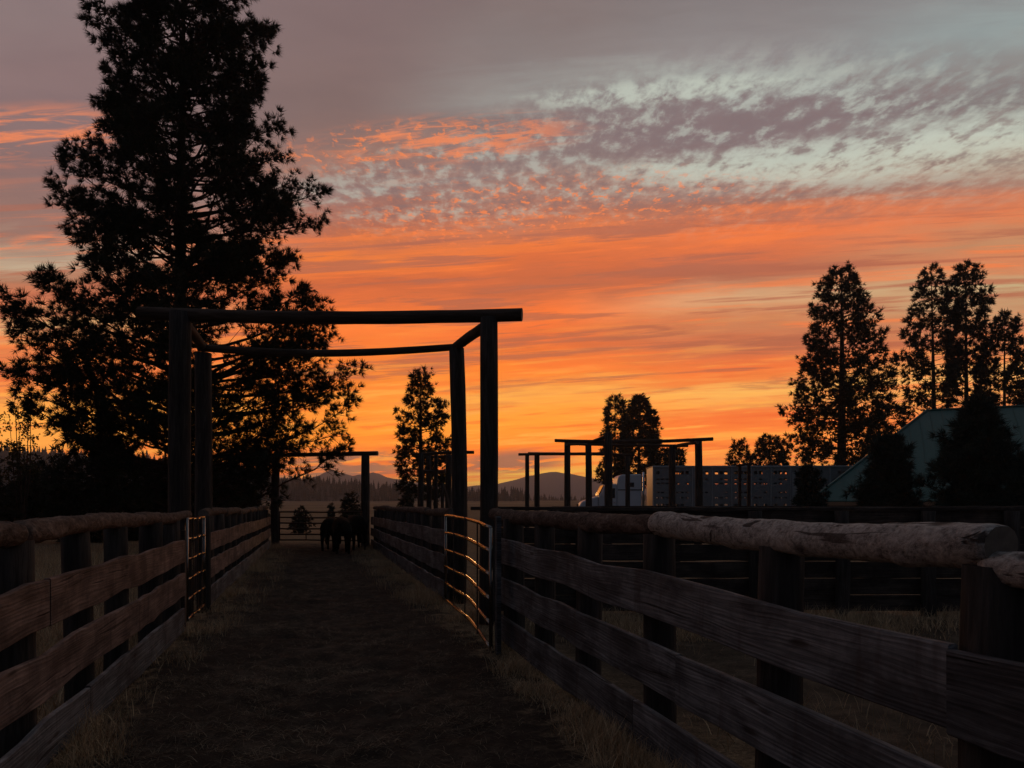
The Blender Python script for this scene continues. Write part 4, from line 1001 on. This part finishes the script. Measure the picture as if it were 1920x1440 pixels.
# ------------------------------------------------------------------ grass
def blades(name, P, H, width, mat, label, lean=0.5, seed=1, lmin=0.1):
    r = np.random.default_rng(seed); n = len(P)
    a = r.uniform(0, 6.283, n); le = r.uniform(lmin, 1, n) * lean
    d = np.stack([np.cos(a) * le, np.sin(a) * le, np.sqrt(np.maximum(0.004, 1 - np.minimum(le, .99) ** 2))], 1)
    side = np.stack([-np.sin(a), np.cos(a), np.zeros(n)], 1); b = r.uniform(0, 6.283, n); side = side * np.cos(b)[:, None] + np.stack([np.cos(a), np.sin(a), np.zeros(n)], 1) * np.sin(b)[:, None]
    w = (width * r.uniform(.6, 1.3, n))[:, None] * side * .5
    P = P.copy(); P[:, 2] -= .01
    mid = P + d * (H * .55)[:, None]; tip = P + d * H[:, None] + np.stack([np.cos(a), np.sin(a), -0.35 * np.ones(n)], 1) * (H * le * .45)[:, None]
    V = np.stack([P - w, P + w, mid + w * .8, mid - w * .8, tip], 1).reshape(-1, 3)
    k = np.arange(n)[:, None] * 5
    Fc = np.concatenate([k + np.array([[0, 1, 2]]), k + np.array([[0, 2, 3]]), k + np.array([[3, 2, 4]])], 0)
    return tag(link(name, mesh_np(name, V, Fc), mat), label, None, None, 'stuff')
def scatter(n, x0, x1, y0, y1, dens, seed):
    r = np.random.default_rng(seed)
    u = r.random(n); y = y0 * (y1 / y0) ** u                 # more samples near the camera
    x = r.uniform(x0, x1, n); keep = r.random(n) < dens(x, y)
    x, y = x[keep], y[keep]; return np.stack([x, y, ground_z(x, y)], 1), r
def clump(x, y, s, seed): return np.clip((vnoise(x * s, y * s, seed) - .35) * 2.2, 0, 1)
# fringe along both fences inside the alley
def dens_edge(x, y):
    e = np.minimum(np.abs(x - XL), np.abs(x - XR)); inside = (x > XL - .1) & (x < XR + .1)
    gap = np.where((x > 1) & (y > 7.5) & (y < 11.8), .55, 1.0)
    return inside * np.clip(1.05 - e / (0.42 + .55 * np.clip((y - 8) / 7, 0, 1)), 0, 1) ** 1.2 * (0.06 + .94 * clump(x, y, 1.9, 5)) * gap
P, r = scatter(500000, XL - .1, XR + .1, 3.2, 30, dens_edge, 21)
blades('grass_fringe', P, r.uniform(.04, .22, len(P)) * (.3 + 1.0 * clump(P[:, 0], P[:, 1], 2.3, 8)), 0.0045, M_GRASS, 'dry tan grass growing along the foot of both alley fences', 0.75, 2)
def dens_alley(x, y): return (np.abs(x - .1) < 1.6) * (0.12 + .6 * clump(x, y, 2.6, 15) ** 2)
P, r = scatter(130000, XL, XR, 3.6, 28, dens_alley, 22)
blades('straw_litter', P + np.array([0, 0, .012]), r.uniform(.02, .11, len(P)), 0.004, M_STRAW, 'short trampled straw and grass scattered over the alley dirt', 1.0, 3, 0.88)
def dens_left(x, y): return (x < XL - .2) * (.25 + .75 * clump(x, y, .9, 31))
P, r = scatter(120000, -9, XL, 4, 30, dens_left, 23)
blades('pasture_grass', P, r.uniform(.1, .34, len(P)), 0.007, M_GRASS, 'dry pasture grass beyond the left fence', 0.6, 4)
def dens_right(x, y): return (x > XR + .1) * (.08 + .92 * clump(x, y, 1.1, 41) ** 2) * np.where(x * .252 + y * .968 > 8.6, 1.0, .05)
P, r = scatter(150000, XR, 10, 2.2, 14, dens_right, 24)
blades('pen_grass', P, r.uniform(.05, .24, len(P)), 0.005, M_GRASS, 'patchy dry grass in the pen behind the right fence', 0.7, 5)

# ------------------------------------------------------------------ haze
hz_me = bpy.data.meshes.new('haze'); hb = bmesh.new(); bmesh.ops.create_cube(hb, size=1.0); hb.to_mesh(hz_me); hb.free()
ho = bpy.data.objects.new('haze', hz_me); col.objects.link(ho)
ho.scale = (6900, 5200, 118); ho.location = (0, 1690, 118 / 2 - 8)
tag(ho, 'thin mauve evening haze filling the valley air', None, None, 'stuff')
hm = bpy.data.materials.new('haze_air'); hm.use_nodes = True; hn = hm.node_tree; hn.nodes.clear()
pv = hn.nodes.new('ShaderNodeVolumePrincipled'); pv.inputs['Color'].default_value = (0.80, 0.86, 0.98, 1); pv.inputs['Density'].default_value = 3.0e-4; pv.inputs['Anisotropy'].default_value = 0.5
out = hn.nodes.new('ShaderNodeOutputMaterial'); hn.links.new(pv.outputs[0], out.inputs['Volume'])
hz_me.materials.append(hm)
